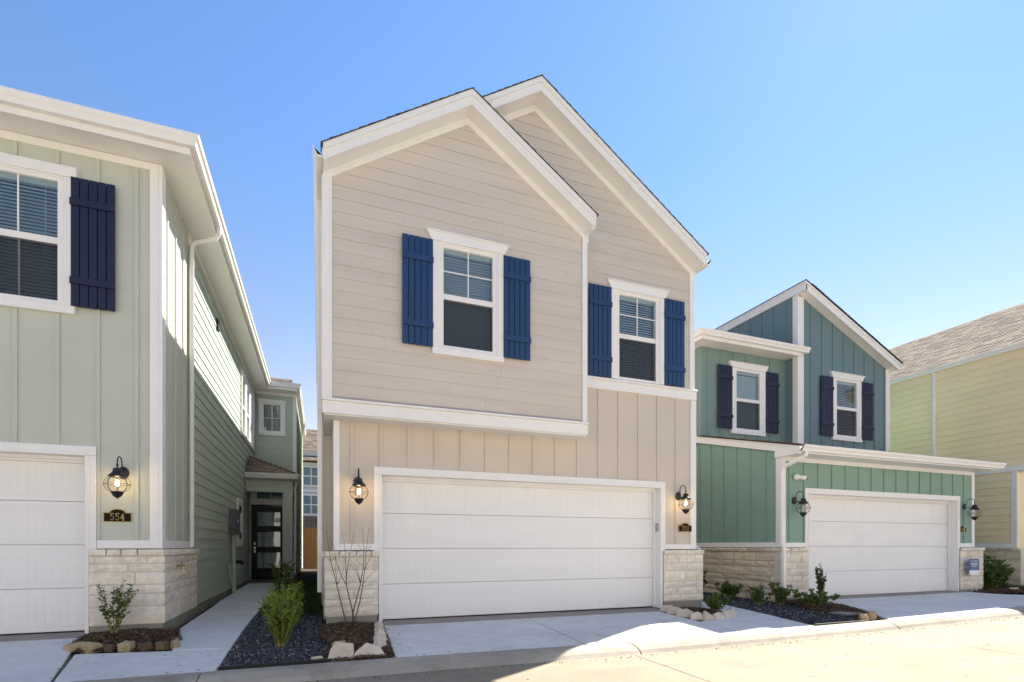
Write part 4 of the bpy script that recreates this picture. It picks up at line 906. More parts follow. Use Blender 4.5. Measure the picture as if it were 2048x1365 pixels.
# shed-roof tower
mB = 0.458; zB = lambda x: 7.60 - mB*(x-11.70)
w = wall(RH, plB2, [(XC,3.3),(GX1,3.3),(GX1,zB(GX1)),(XC,zB(XC))], [hole(13.375)], 'teal_skyblue')
battens(w, plB2, [(11.79,3.5),(14.93,3.5),(14.93,zB(14.93)-.02),(11.79,zB(11.79)-.02)], [caseh(13.375)], 'teal_skyblue', [12.06+.4065*k for k in range(8)])
window(RH, 13.375, YBf-.02, 0, muntin='none', shade=40); shutter(RH, 12.59, YBf-.012, 4.03, 'navy_dark'); shutter(RH, 14.13, YBf-.012, 4.03, 'navy_dark')
trim(RH, plB2, XC-.02, 11.785, 3.5, zB(11.7)-.03, .03, 'corner_board'); trim(RH, plB2, 14.93, GX1+.03, 3.5, zB(15)-.01, .03, 'corner_board')
YBE = 9.53
so_ = MB(); so_.prism([(XC+.0,YBE+.03,zB(XC)),(15.12,YBE+.03,zB(15.12)),(15.12,YBE+.03,zB(15.12)+.02),(XC,YBE+.03,zB(XC)+.02)], [(XC,YBf+.1,zB(XC)),(15.12,YBf+.1,zB(15.12)),(15.12,YBf+.1,zB(15.12)+.02),(XC,YBf+.1,zB(XC)+.02)]); build(so_, 'soffit', 'white', RH)
poly_board(RH, ('y', YBE, -1), [(XC-.03,zB(XC-.03)-.03),(15.14,zB(15.14)-.03),(15.14,zB(15.14)+.13),(XC-.03,zB(XC-.03)+.13)], 0, -.029, 'fascia')
poly_board(RH, ('y', YBE, -1), [(XC-.045,zB(XC-.045)+.10),(15.16,zB(15.16)+.10),(15.16,zB(15.16)+.165),(XC-.045,zB(XC-.045)+.165)], .024, .0005, 'drip_board')
plC = ('x', XC, -1)
w = wall(RH, plC, [(YBf+.121,3.5),(16,3.5),(16,zB(XC)),(YBf+.121,zB(XC))], [], 'teal_skyblue'); battens(w, plC, [(9.83,3.6),(16,3.6),(16,zB(XC)),(9.83,zB(XC))], [], 'teal_skyblue', [10.16+.406*k for k in range(13)])
trim(RH, plC, YBf-.027, 9.93, 3.6, zB(XC)-.03, .028, 'corner_board')
trim(RH, plC, YBE-.0, 16, zB(XC)-.02, zB(XC)+.15, .045, 'fascia'); trim(RH, plC, YBE-.01, 16, zB(XC)+.151, zB(XC)+.20, .06, 'drip_board')
tro = deck(RH, [(XC-.06,YBE-.03,zB(XC-.06)+.20),(15.2,YBE-.03,zB(15.2)+.20),(15.2,16,zB(15.2)+.20),(XC-.06,16,zB(XC-.06)+.20)]); shingles(tro, (15.21,YBE-.045,zB(15.21)+.202), (15.21,16,zB(15.21)+.202), (-1,0,mB), 26, .146, 'shingle_dark', 71, (.25,.4))
build(MB().box(GX1-.12, GX1, YF+.121, YBf+.12, -.1, 2.9), 'wall', 'teal', RH); build(MB().box(GX1-.12, GX1, YBf+.121, 16, -.1, 5.9), 'wall', 'teal', RH); build(MB().box(GX0+.13, GX1-.13, 15.9, 16, -.1, 6.0), 'wall', 'teal', RH)
# ================================================================ FAR RIGHT HOUSE (yellow)
YH = thing('house', 'pale yellow house with brown shingle roof at the far right', 'house', (20.2, 7.8, 0))
XY = 17.0; plY = ('x', XY, -1); zby = 3.06
w = wall(YH, plY, [(7.5,zby),(20,zby),(20,6.15),(7.5,6.15)], [], 'yellow'); siding(w, plY, [(7.58,zby+.14),(19.9,zby+.14),(19.9,6.0),(7.58,6.0)], [], 'yellow', .183, zby+.14, 81)
w = wall(YH, plY, [(7.82,1.0),(20,1.0),(20,zby),(7.82,zby)], [], 'yellow'); siding(w, plY, [(7.95,1.2),(19.9,1.2),(19.9,zby),(7.95,zby)], [], 'yellow', .183, 1.02, 82)
trim(YH, plY, 7.47, 19.9, zby, zby+.135, .04, 'belt_board', 'white'); trim(YH, plY, 7.47, 7.575, zby+.137, 6.0, .03, 'corner_board', 'white'); trim(YH, plY, 7.82, 7.945, 1.08, zby-.002, .03, 'corner_board', 'white')
trim(YH, plY, 7.3, 19.9, 5.98, 6.14, .035, 'frieze_board', 'yellow'); trim(YH, plY, 7.946, 19.9, 1.06, 1.19, .035, 'skirt_board', 'white')
gutter(YH, (XY-.02,7.2,6.34), (XY-.02,20,6.34), (-1,0,0)); build(MB().box(XY-.02, XY+.03, 7.2, 20, 6.10, 6.34), 'fascia', 'yellow', YH)
build(MB().rtube([(XY-.05,9.72,6.24),(XY-.05,9.72,3.3)], .09, .06), 'downspout', 'white', YH)
my = .66; ry = deck(YH, [(XY-.06,7.15,6.35),(20.3,7.15,6.35+my*3.36),(20.3,20,6.35+my*3.36),(XY-.06,20,6.35)], mat='shingle')
shingles(ry, (XY-.07,20,6.355), (XY-.07,7.1,6.355), (1,0,my), 28, .146, 'shingle', 83)
ry2 = deck(YH, [(23.6,7.15,6.35-.05),(23.6,20,6.35-.05),(20.3,20,6.35+my*3.36),(20.3,7.15,6.35+my*3.36)], mat='shingle')
wall(YH, ('y', 7.5, -1), [(XY+.121,zby),(23.5,zby),(23.5,6.2),(20.3,8.3),(XY+.121,6.2)], [], 'yellow'); build(MB().box(XY+.121, 23.5, 7.82, 7.94, 0, zby), 'wall', 'yellow', YH); build(MB().box(XY+.121, 23.5, 19.9, 20, 0, 6.2), 'wall', 'yellow', YH)
build(MB().box(XY+.01, 23.5, 7.52, 7.82, zby-.03, zby-.001), 'bay_soffit', 'white', YH)
sb = build(MB().box(XY-.05, XY+.1, 7.74, 19.9, -.1, 1.05), 'stone_base', 'mortar', YH)
stones(sb, plY, 7.72, 14.0, courses(-.02,.98,[.26,.22,.28,.2],0), 'stone_tan', 84, (.982,1.055), wmin=.3, wmax=.8)

# ================================================================ ROW ACROSS THE STREET (behind the camera; seen in the panes and lighting the shade)
M['cream'] = surf('cream_white_paint', (0.80, 0.76, 0.69), 0.65, 0.05, 1.2, 90, 0.12, 0.003)
NAMES = ['first','second','third','fourth','fifth','sixth','seventh']
for i in range(7):
    x0 = -24.5 + 8.3*i; x1 = x0 + 7.6; yo = -4.6; xm = (x0+x1)/2
    oh = thing('house', 'cream gabled house across the street, %s from the left end of its row' % NAMES[i], 'house', (xm, yo, -.2), 0, 'houses across the street')
    mb = MB(); pg = [(x0,-.3),(x1,-.3),(x1,6.2),(xm,8.7),(x0,6.2)]; mb.prism([(u,yo,v) for u,v in pg], [(u,yo-10,v) for u,v in pg]); build(mb, 'wall', 'cream', oh)
    for sgn in (-1, 1):
        xe = xm + sgn*4.1; mb = MB(); mb.prism([(xm,yo+.35,8.95),(xe,yo+.35,6.23),(xe,yo+.35,6.08),(xm,yo+.35,8.80)], [(xm,yo-10,8.95),(xe,yo-10,6.23),(xe,yo-10,6.08),(xm,yo-10,8.80)]); build(mb, 'roof', 'shingle', oh)
    build(MB().box(xm-2.45, xm+2.45, yo+.002, yo+.05, -.15, 2.1), 'garage_door', 'door_white', oh); build(MB().box(x0-.02, x1+.02, yo+.001, yo+.06, 2.95, 3.15), 'belt_board', 'white', oh)
    for xc in (xm-1.9, xm+1.9):
        wn_ = build(MB().box(xc-.55, xc+.55, yo+.002, yo+.05, 3.95, 5.75), 'window', 'white', oh); build(MB().box(xc-.4, xc+.4, yo+.051, yo+.06, 4.1, 5.55), 'pane', 'window_far', wn_)
        for sh in (-.8, .8): build(MB().box(xc+sh-.22, xc+sh+.22, yo+.002, yo+.045, 4.03, 5.6), 'shutter', 'navy_dark', oh)

# ================================================================ BEYOND THE GAP
TW = thing('house', 'distant white townhouse with brown roof between the sage and beige houses', 'house', (-1, 46, 0))
build(MB().box(-9, 9, 46, 54, 0, 9.0), 'wall', 'townhouse', TW)
td = MB(); td.prism([(-9.5,45.4,8.1),(-9.5,50,11.6),(-9.5,54.6,8.1)], [(9.5,45.4,8.1),(9.5,50,11.6),(9.5,54.6,8.1)]); tr_ = build(td, 'roof', 'shingle', TW)
shingles(tr_, (-4,45.35,8.15), (4,45.35,8.15), (0,1,.761), 29, .2, 'shingle', 91, (.3,.6))
for z0, z1 in ((6.2,7.65),(3.8,5.3)):
    for xc in (-4.6,-.62,3.4):
        wn_ = build(MB().box(xc-.66, xc+.66, 45.93, 45.999, z0-.15, z1+.15), 'window', 'white', TW)
        for s in (-.31, .31):
            for a, b in ((z0,(z0+z1)/2-.05),((z0+z1)/2+.05,z1)): build(MB().box(xc+s-.265, xc+s+.265, 45.91, 45.929, a, b), 'pane', 'window_far', wn_)
for zz in (7.85, 5.6): build(MB().box(-9.02, 9.02, 45.9, 45.999, zz, zz+.22), 'belt_board', 'white', TW)
def fence(label, x0, x1, y, z0, z1, mat):
    f = thing('fence', label, 'fence', ((x0+x1)/2, y, z0))
    me = MB().box(0, .135, 0, .02, z0, z1).mesh('picket'); x = x0
    while x < x1:
        link('picket', me, mat, f, (x, y, 0)); x += .142
    for zz in (z0+.3, z1-.3): build(MB().box(x0, x1, y+.021, y+.06, zz, zz+.09), 'rail', mat, f)
fence('orange brown stained wood fence at the end of the gap', -4, 4, 27, 0.0, 1.98, 'fence_brown')
fence('tall weathered grey wood fence behind the stained one', -4.5, 4.5, 33, 0.3, 2.9, 'fence_grey')

# ================================================================ WALL LANTERNS
LAN = {}
def lantern(label, x, y, z, lit):
    """z is the height of the globe's centre, y the wall face"""
    t = thing('wall_lantern', label, 'lantern', (x, y, z), 0, 'onion wall lanterns beside the garage doors')
    if not LAN:
        ov = [(0.06*math.cos(a), 0.08*math.sin(a)) for a in [2*math.pi*i/20 for i in range(20)]]
        mb = MB(); mb.prism([(u,0.0,v+.165) for u,v in ov], [(u,-.018,v+.165) for u,v in ov]); mb.prism([(u*.8,-.018,v*.8+.165) for u,v in ov], [(u*.6,-.03,v*.6+.165) for u,v in ov]); LAN['backplate'] = mb.mesh('backplate')
        cy = -.215; mb = MB()
        pts = [(0,-.03,.20),(0,-.05,.24)] + [(0,-.13-.08*math.cos(a), .275+.075*math.sin(a)) for a in [math.pi*(1-k/8) for k in range(9)]][::-1] + [(0,cy+.005,.235)]
        pts = [(0,-.03,.19),(0,-.05,.21),(0,-.055,.26)] + [(0,-.135+.08*math.cos(math.pi*k/8), .275+.075*math.sin(math.pi*k/8)) for k in range(9)] + [(0,cy,.25)]
        mb.tube(pts, .0075, 8); mb.tube([(0,-.02,.14),(0,cy+.03,.14)], .008, 8); mb.lathe((0,cy,.225), [(.0,.03),(.012,.02),(.012,.0),(.006,-.01),(.006,-.04)], 10)
        LAN['arm'] = mb.mesh('arm', smooth=True)
        mb = MB(); mb.lathe((0,cy,0), [(.001,.205),(.03,.2),(.045,.185),(.05,.165),(.047,.155),(.055,.15),(.058,.14),(.075,.125),(.095,.105),(.098,.098),(.08,.096),(.07,.085),(.001,.085)], 24); LAN['cap'] = mb.mesh('cap', smooth=True)
        mb = MB(); mb.lathe((0,cy,0), [(.07,.09)] + [(.125*math.cos(a)**.8 if abs(a) < 1.5 else .05, .10*math.sin(a)) for a in [1.0-.2*k for k in range(11)]] + [(.052,-.095)], 28); LAN['globe'] = mb.mesh('globe', smooth=True)
        mb = MB()
        for k in range(4):
            a0 = math.pi*k/4 + .3
            for s in (0, math.pi):
                pts = [((.134*max(math.cos(b),.01)**.8)*math.cos(a0+s), cy+(.134*max(math.cos(b),.01)**.8)*math.sin(a0+s), .105*math.sin(b)) for b in [1.05-.21*q for q in range(11)]]; mb.tube(pts, .0027, 5)
        mb.tube([(.138*math.cos(a), cy+.138*math.sin(a), 0) for a in [2*math.pi*i/28 for i in range(29)]], .003, 5); LAN['cage'] = mb.mesh('cage', smooth=True)
        mb = MB(); mb.lathe((0,cy,0), [(.001,-.088),(.066,-.088),(.07,-.095),(.066,-.102),(.045,-.145),(.03,-.155),(.028,-.162),(.008,-.166),(.007,-.178),(.001,-.182)], 24); LAN['base_cup'] = mb.mesh('base_cup', smooth=True)
        mb = MB(); mb.lathe((0,cy,0), [(.001,.055),(.012,.045),(.02,.02),(.018,-.005),(.01,-.02),(.001,-.021)], 14)
        LAN['bulb_on'] = mb.mesh('bulb', smooth=True); LAN['bulb_off'] = mb.mesh('bulb', smooth=True)
        LAN['candle'] = MB().lathe((0,cy,0), [(.012,-.022),(.012,-.09)], 12).mesh('candle_sleeve', smooth=True)
    for k in ('backplate','arm','cap','cage','base_cup'): child(t, k, LAN[k], 'black_metal')
    child(t, 'globe', LAN['globe'], 'globe'); child(t, 'bulb', LAN['bulb_on' if lit else 'bulb_off'], 'bulb_on' if lit else 'bulb_off'); child(t, 'candle_sleeve', LAN['candle'], 'candle')
    return t
lantern('lit black onion lantern on the sage wall above the 554 plaque', -2.315, YF-.002, 1.87, True)
lantern('lit black onion lantern on the beige wall left of the 558 garage door', 0.53, YF-.019, 1.875, True)
lantern('lit black onion lantern on the beige wall above the 558 plaque', 6.215, YF-.019, 1.865, True)
lantern('unlit black onion lantern on the teal wall beside the white downspout', 9.13, YF-.002, 1.875, False)
lantern('unlit black onion lantern on the teal wall at the far right corner', 14.72, YF-.002, 1.90, False)

# ================================================================ NUMBER PLAQUES
def arc(cx, cy, rx, ry, a0, a1, n=10): return [(cx+rx*math.cos(R(a0+(a1-a0)*i/n)), cy+ry*math.sin(R(a0+(a1-a0)*i/n))) for i in range(n+1)]
DIG = {'5': [[(.82,1),(.22,1),(.18,.56)], [(.18,.56)]+arc(.45,.34,.36,.32,120,-150,14), [(.82,1),(.82,.93)]],
       '4': [[(.66,0),(.66,1),(.08,.30),(.92,.30)], [(.46,0),(.86,0)]],
       '8': [arc(.5,.74,.29,.25,0,360,16), arc(.5,.26,.36,.26,0,360,16)],
       '6': [arc(.5,.28,.34,.28,0,360,16), [(.78,.93)]+arc(.62,.40,.46,.58,85,180,8)],
       '2': [arc(.5,.70,.34,.29,165,-40,10)+[(.14,.04),(.86,.04),(.88,.16)]]}
def ribbon(mb, pts, w, y0, y1):
    for p, q in zip(pts, pts[1:]):
        d = Vector((q[0]-p[0], q[1]-p[1])); L = d.length
        if L < 1e-6: continue
        d /= L; n = Vector((-d.y, d.x))*w/2; e = d*w*.25
        c = [(p[0]-e.x+n.x,p[1]-e.y+n.y),(p[0]-e.x-n.x,p[1]-e.y-n.y),(q[0]+e.x-n.x,q[1]+e.y-n.y),(q[0]+e.x+n.x,q[1]+e.y+n.y)]
        mb.prism([(u,y0,v) for u,v in c], [(u,y1,v) for u,v in c])
def plaque(label, x, y, z, txt):
    t = thing('number_plaque', label, 'plaque', (x, y, z), 0, 'house number plaques')
    def shape(w, h, r, top): return (w, h, r, top)
    def solid(sh, y0, y1):
        w, h, r, top = sh; mb = MB(); mb.box(-w, w, min(y0,y1), max(y0,y1), -h, h)
        arcp = [(r*math.cos(a), h-.004 + top*math.sin(a)) for a in [math.pi*k/16 for k in range(17)]]
        mb.prism([(u,y0,v) for u,v in arcp], [(u,y1+(.0004 if y1 < 0 else 0),v) for u,v in arcp]); return mb
    child(t, 'border', solid(shape(.148,.060,.088,.050), 0, -.012).mesh('border'), 'gold'); child(t, 'face', solid(shape(.1405,.0525,.080,.0495), -.010, -.0145).mesh('face'), 'plaque')
    for i, c in enumerate(txt):
        mb = MB(); hh = .086; ww = .044
        for st_ in DIG[c]: ribbon(mb, [((u-.5)*ww, v*hh-.040) for u, v in st_], .0095, -.0143, -.019)
        child(t, 'numeral', mb.mesh('numeral'), 'gold', ((i-1)*.054, 0, 0))
plaque('bronze plaque with gold numerals 554 on the sage wall', -2.375, YF-.001, 1.475, '554')
plaque('bronze plaque with gold numerals 558 on the beige wall', 6.37, YF-.019, 1.435, '558')
plaque('bronze number plaque half hidden beside the teal garage door casing', 14.64, YF-.001, 1.50, '562')

# ================================================================ SMALL THINGS ON THE TEAL HOUSE
t = thing('security_camera', 'white security camera under the teal garage eave', 'camera', (9.13, YF-.002, 2.52))
child(t, 'mount', MB().lathe((0,-.055,0), [(.001,.065),(.04,.052),(.062,.02),(.065,-.01),(.05,-.045),(.001,-.062)], 16).mesh('mount', smooth=True), 'white')
child(t, 'lamp_head', MB().tube([(.02,-.07,.0),(.14,-.17,-.03)], .042, 12).mesh('lamp_head', smooth=True), 'white'); child(t, 'lens', MB().tube([(.138,-.168,-.029),(.152,-.18,-.033)], .034, 12).mesh('lens'), 'vent')
t = thing('yard_sign', 'small blue and white yard sign against the far stone pier', 'sign', (14.74, 7.6, 0.0))
child(t, 'panel', MB().box(-.19,.19,-.003,.003,.42,.80).mesh('panel'), 'blue_sign'); child(t, 'footer', MB().box(-.189,.189,-.0045,-.0032,.42,.53).mesh('footer'), 'sign_white')
child(t, 'stake', MB().tube([(-.1,.004,.5),(-.1,.004,0.0)], .006, 6).tube([(.12,.004,.5),(.12,.004,0.0)], .006, 6).mesh('stake'), 'sign_white')
def text(parent, s, size, loc, mat):
    c = bpy.data.curves.new('txt', 'FONT'); c.body = s; c.size = size; c.align_x = 'CENTER'; c.extrude = .0008
    o = bpy.data.objects.new('txt', c); me = bpy.data.meshes.new_from_object(o); bpy.data.objects.remove(o)
    me.transform(Matrix.Rotation(R(90), 4, 'X')); return child(parent, 'lettering', me, mat, loc)
text(t, 'PRIVATE RESIDENCE', .036, (0,-.0045,.735), 'sign_white')
ln = MB()
for i, (a, b) in enumerate(((-.15,.15),(-.13,.13),(-.09,.09))):
    x = a; rr = random.Random(i)
    while x < b: q = rr.uniform(.012,.035); ln.box(x, min(x+q,b), -.0045,-.0031, .685-i*.033, .70-i*.033); x += q+.008
child(t, 'small_print', ln.mesh('small_print'), 'sign_white')

# ================================================================ BORDER ROCKS
ORD = ['first','second','third','fourth','fifth','sixth','seventh','eighth','ninth','tenth']
def rock(label, x, y, lx, ly, lz, rot, mat, group, seed, tilt=0.0, pitch=0.0):
    rnd = random.Random(seed); n = 6
    ang = sorted([2*math.pi*(i+rnd.uniform(-.3,.3))/n for i in range(n)])
    mb = MB(); prof_ = [(1.0,-.5),(1.0,.30),(.80,.52)]; sk = (rnd.uniform(-.25,.25)*lx, rnd.uniform(-.2,.2)*ly)
    for s, zz in prof_:
        for a in ang:
            k = s*rnd.uniform(.78,1.12)*.80; q_ = max(0, zz)*1.0; mb.v.append((math.cos(a)*lx/2*k*1.1 + sk[0]*q_*.5, math.sin(a)*ly/2*k*1.1 + sk[1]*q_*.5, zz*lz + rnd.uniform(-.16,.16)*lz))
    mb.v.append((0,0,.53*lz)); mb.v.append((0,0,-.45*lz))
    for j in range(2):
        for i in range(n): mb.f.append((j*n+i, j*n+(i+1)%n, (j+1)*n+(i+1)%n, (j+1)*n+i))
    for i in range(n): mb.f.append((2*n+i, 2*n+(i+1)%n, 3*n)); mb.f.append(((i+1)%n, i, 3*n+1))
    mb.t = [.5]*len(mb.f)
    o = link('border_rock', mb.mesh('border_rock'), mat, None, (x, y, gz(x,y)+lz*.26)); o.rotation_euler = (tilt, pitch, rot)
    tag(o, label, 'rock', group); return o
def slab_rock(label, x, y, w, h, d, rot, mat, group, seed, lean):
    """flat split limestone set on edge, leaning back"""
    rnd = random.Random(seed); k = rnd.choice([0,0,1,2])
    o = {0: [(-.5,0),(.5,0),(.42,.75),(.1,1),(-.36,.8)], 1: [(-.5,0),(.5,0),(.30,.62),(-.08,1),(-.40,.45)], 2: [(-.5,0),(.5,0),(.46,.9),(-.25,1),(-.48,.55)]}[k]
    o = [((u + rnd.uniform(-.06,.06))*w, (v*(1+rnd.uniform(-.12,.12)) - .22)*h) for u, v in o]; n = len(o); c = (sum(p[0] for p in o)/n, sum(p[1] for p in o)/n)
    sh = lambda q, f: [(c[0]+(u-c[0])*f, c[1]+(v-c[1])*f) for u, v in q]
    mb = MB(); rings = [(sh(o,.86), -d/2), (o, -d/2+.012), (sh(o,1.03), d/2-.012), (sh(o,.9), d/2)]
    for q, yy in rings: mb.v += [(u, yy + rnd.uniform(-.004,.004), v) for u, v in q]
    for r in range(3):
        for i in range(n): mb.f.append((r*n+i, r*n+(i+1)%n, (r+1)*n+(i+1)%n, (r+1)*n+i))
    mb.f += [tuple(range(n)), tuple(3*n+i for i in range(n))]; mb.t = [.5]*len(mb.f)
    ob = link('border_rock', mb.mesh('border_rock'), mat, None, (x, y, gz(x,y)+.01)); ob.rotation_mode = 'ZXY' if False else 'XYZ'; ob.rotation_euler = (-lean, 0, rot); return tag(ob, label, 'rock', group)
L1 = [(.80,7.36,.34,.15,.10,1.75,-.1),(.765,6.98,.28,.17,.12,1.9,.15),(.745,6.70,.26,.20,.11,2.2,.2),(.715,6.42,.24,.15,.10,2.4,.1),(.68,6.20,.26,.17,.14,2.0,-.1),(.515,5.86,.44,.24,.15,.15,.35),(.225,5.83,.27,.24,.16,-.2,.2)]
for i, (x,y,lx,ly,lz,ro,ti) in enumerate(L1): slab_rock('pale limestone border rock, %s from the garage door along the mulch under the bare myrtle' % ORD[i], x, y, lx*.9, .18 if i > 4 else .14, .08, {0:1.35,1:1.2,2:1.1,3:1.0,4:1.05,5:.1,6:-.1}[i], 'rock_pale', 'rocks round the myrtle bed', 100+i, .55)
L2 = [(5.79,7.52,.30,.13,.09,-.9,0),(5.74,7.26,.30,.17,.11,-1.1,.2),(5.70,6.98,.32,.22,.13,-1.2,.25),(5.74,6.72,.22,.19,.14,-.4,.1),(5.90,6.63,.24,.16,.12,.4,.3),(6.10,6.62,.26,.18,.13,.2,.3),(6.30,6.65,.18,.14,.11,-.5,.2),(6.46,6.72,.26,.17,.13,.7,.3),(6.66,6.88,.32,.17,.12,.75,.3)]
for i, (x,y,lx,ly,lz,ro,ti) in enumerate(L2): slab_rock('pale limestone border rock, %s from the garage door round the shrub below the 558 plaque' % ORD[i], x, y, lx*.95, .16, .065, {0:-.9,1:-.8,2:-.6,3:-.3,4:0,5:.1,6:.2,7:.5,8:.7}[i], 'rock_pale', 'rocks round the bed below 558', 120+i, .6)
L3 = [(-2.50,6.96,.30,.20,.14,.75,'rock_tan'),(-2.32,6.86,.30,.18,.16,.1,'rock_tan'),(-2.16,6.83,.16,.15,.13,0,'rock_dark'),(-2.00,6.82,.25,.17,.17,.0,'rock_tan'),(-1.83,6.82,.22,.16,.13,.1,'rock_dark'),(-1.67,6.83,.22,.16,.14,.0,'rock_dark'),(-1.54,6.84,.12,.15,.15,.3,'rock_tan'),(-1.60,7.2,.14,.3,.08,.1,'rock_dark')]
for i, (x,y,lx,ly,lz,ro,mt_) in enumerate(L3): rock('%s border rock, %s from the left along the mulch bed below 554' % ('tan' if mt_ == 'rock_tan' else 'dark brown', ORD[i]), x, y, lx*.80, ly*.9, lz*.70, ro, mt_, 'rocks round the bed below 554', 140+i)
L4 = [(8.30,5.78,.20,.15,.12,.1,'rock_tan','small yellowish border rock at the kerb beside the teal driveway'),(8.52,5.82,.30,.17,.14,.3,'rock_tan','larger yellowish border rock at the corner of the teal driveway'),(15.6,7.25,.3,.2,.12,.2,'rock_pale','pale rock lying by the mulch in front of the yellow house')]
for i, (x,y,lx,ly,lz,ro,mt_,lb) in enumerate(L4): rock(lb, x, y, lx, ly, lz, ro, mt_, 'rocks by the teal driveway', 160+i)
rock('brown stone half buried in the mulch under the bare myrtle', .22, 6.35, .2, .11, .09, .4, 'rock_tan', 'loose stones', 171); rock('white chip lying on the gravel by the kerb edging', -.02, 5.86, .16, .09, .03, .3, 'rock_pale', 'loose stones', 172)

# ================================================================ GRAVEL, MULCH, GRASS
def inside(p, poly):
    x, y = p; r = False; j = len(poly)-1
    for i in range(len(poly)):
        xi, yi = poly[i]; xj, yj = poly[j]
        if (yi > y) != (yj > y) and x < (xj-xi)*(y-yi)/(yj-yi)+xi: r = not r
        j = i
    return r
def scatter(poly, n, rnd):
    x0, x1 = min(p[0] for p in poly), max(p[0] for p in poly); y0, y1 = min(p[1] for p in poly), max(p[1] for p in poly); out = []
    while len(out) < n:
        p = (rnd.uniform(x0,x1), rnd.uniform(y0,y1))
        if inside(p, poly): out.append(p)
    return out
def pieces_mesh(name, pts, zf, base_v, base_f, scl, rot_full, seed, tints, flat=1.0):
    """many small solid pieces joined in one mesh (numpy)"""
    rs = np.random.RandomState(seed); n = len(pts); bv = np.array(base_v, float); nv = len(bv); bf = np.array(base_f)
    sc = rs.uniform(scl[0], scl[1], (n,1,1)) * rs.uniform(.7,1.3,(n,1,3))
    V = bv[None]*sc*(1+rs.uniform(-.22,.22,(n,nv,1)))
    a = rs.uniform(0,2*np.pi,n); b = rs.uniform(-rot_full,rot_full,n); c = rs.uniform(-rot_full,rot_full,n)
    def rot(V, ang, i, j):
        co, si = np.cos(ang)[:,None], np.sin(ang)[:,None]; W = V.copy(); W[:,:,i] = V[:,:,i]*co - V[:,:,j]*si; W[:,:,j] = V[:,:,i]*si + V[:,:,j]*co; return W
    V = rot(rot(rot(V,b,1,2),c,0,2),a,0,1)
    P_ = np.array([(x,y,zf(x,y)) for x,y in pts]); V = V + P_[:,None,:]; V[:,:,2] += rs.uniform(-.004,.010,(n,1))
    F = (bf[None] + (np.arange(n)*nv)[:,None,None]).reshape(-1, bf.shape[1])
    me = bpy.data.meshes.new(name); me.vertices.add(n*nv); me.vertices.foreach_set('co', V.reshape(-1))
    k = bf.shape[1]; me.loops.add(F.size); me.loops.foreach_set('vertex_index', F.reshape(-1).astype(np.int32)); me.polygons.add(len(F)); me.polygons.foreach_set('loop_start', np.arange(0,F.size,k,dtype=np.int32))
    me.update(calc_edges=True)
    t = np.repeat(rs.choice(tints[0], n, p=tints[1]) + rs.uniform(-.06,.06,n), len(bf)); at = me.attributes.new('tint','FLOAT','FACE'); at.data.foreach_set('value', np.clip(t,0,1)); me.validate(); return me
OCT = ([(1,0,0),(-1,0,0),(0,1,0),(0,-1,0),(0,0,.7),(0,0,-.7),], [(0,2,4),(2,1,4),(1,3,4),(3,0,4),(2,0,5),(1,2,5),(3,1,5),(0,3,5)])
CHIP = ([(-1,-.16,-.05),(1,-.1,-.05),(.95,.14,-.05),(-.9,.18,-.05),(-1,-.16,.06),(1,-.1,.05),(.95,.14,.06),(-.9,.18,.05)], [(0,3,2,1),(4,5,6,7),(0,1,5,4),(1,2,6,5),(2,3,7,6),(3,0,4,7)])
rnd = random.Random(7)
def stuff(o, label, cat): o['kind'] = 'stuff'; o['label'] = label; o['category'] = cat; return o
GT = ([.12,.35,.55,.78,1.0],[.28,.34,.25,.115,.015])
def bed(name, poly, drop, mat):
    mb = MB(); mb.add([(x,y,gz(x,y)-drop) for x,y in poly], [tuple(range(len(poly)))]); return struct(build(mb, name, mat, recalc=False))
gp1 = [(-.92,5.70),(.12,5.70),(.12,7.7),(.04,8.0),(.04,9.2),(-.95,9.2)]
gp1b = [(-.95,9.2),(.04,9.2),(.04,15.5),(-.98,15.5)]
gp2 = [(7.08,5.70),(8.25,5.70),(8.45,6.2),(8.66,7.6),(8.72,7.7),(8.72,12),(7.62,12),(7.48,8.1),(7.26,6.63)]
stuff(link('gravel', pieces_mesh('gravel', scatter(gp1, 15000, rnd) , lambda x,y: gz(x,y)-.012, *OCT, (.009,.017), 1.0, 1, GT), 'gravel'), 'dark grey gravel between the walkway and the beige house', 'gravel')
stuff(link('gravel', pieces_mesh('gravel', scatter(gp2, 15000, rnd), lambda x,y: gz(x,y)-.012, *OCT, (.009,.019), 1.0, 2, GT), 'gravel'), 'dark grey gravel along the teal house stone wall', 'gravel')
def mound(poly_c, rx, ry, h, x, y):
    d = ((x-poly_c[0])/rx)**2 + ((y-poly_c[1])/ry)**2; return h*max(0, 1-d)
def mulch(label, poly, c, rx, ry, h, n, seed, lift=0.0):
    zf = lambda x, y: gz(x,y) - .03 + lift + mound(c, rx, ry, h, x, y)
    # solid mound under the chips
    x0, x1 = min(p[0] for p in poly), max(p[0] for p in poly); y0, y1 = min(p[1] for p in poly), max(p[1] for p in poly); N = 26; mb = MB()
    for j in range(N+1):
        for i in range(N+1):
            x, y = x0+(x1-x0)*i/N, y0+(y1-y0)*j/N; mb.v.append((x,y,zf(x,y)-.012))
    for j in range(N):
        for i in range(N):
            if inside((x0+(x1-x0)*(i+.5)/N, y0+(y1-y0)*(j+.5)/N), poly): mb.f.append((j*(N+1)+i,j*(N+1)+i+1,(j+1)*(N+1)+i+1,(j+1)*(N+1)+i)); mb.t.append(.12)
    o = stuff(link('mulch', pieces_mesh('mulch', scatter(poly, n, random.Random(seed)), zf, *CHIP, (.012,.038), .5, seed, ([.1,.35,.65,.95],[.3,.36,.25,.09])), 'mulch'), label, 'mulch')
    s = build(mb, 'mulch_mound', 'mulch', o, tint=True, recalc=False); s['kind'] = 'stuff'
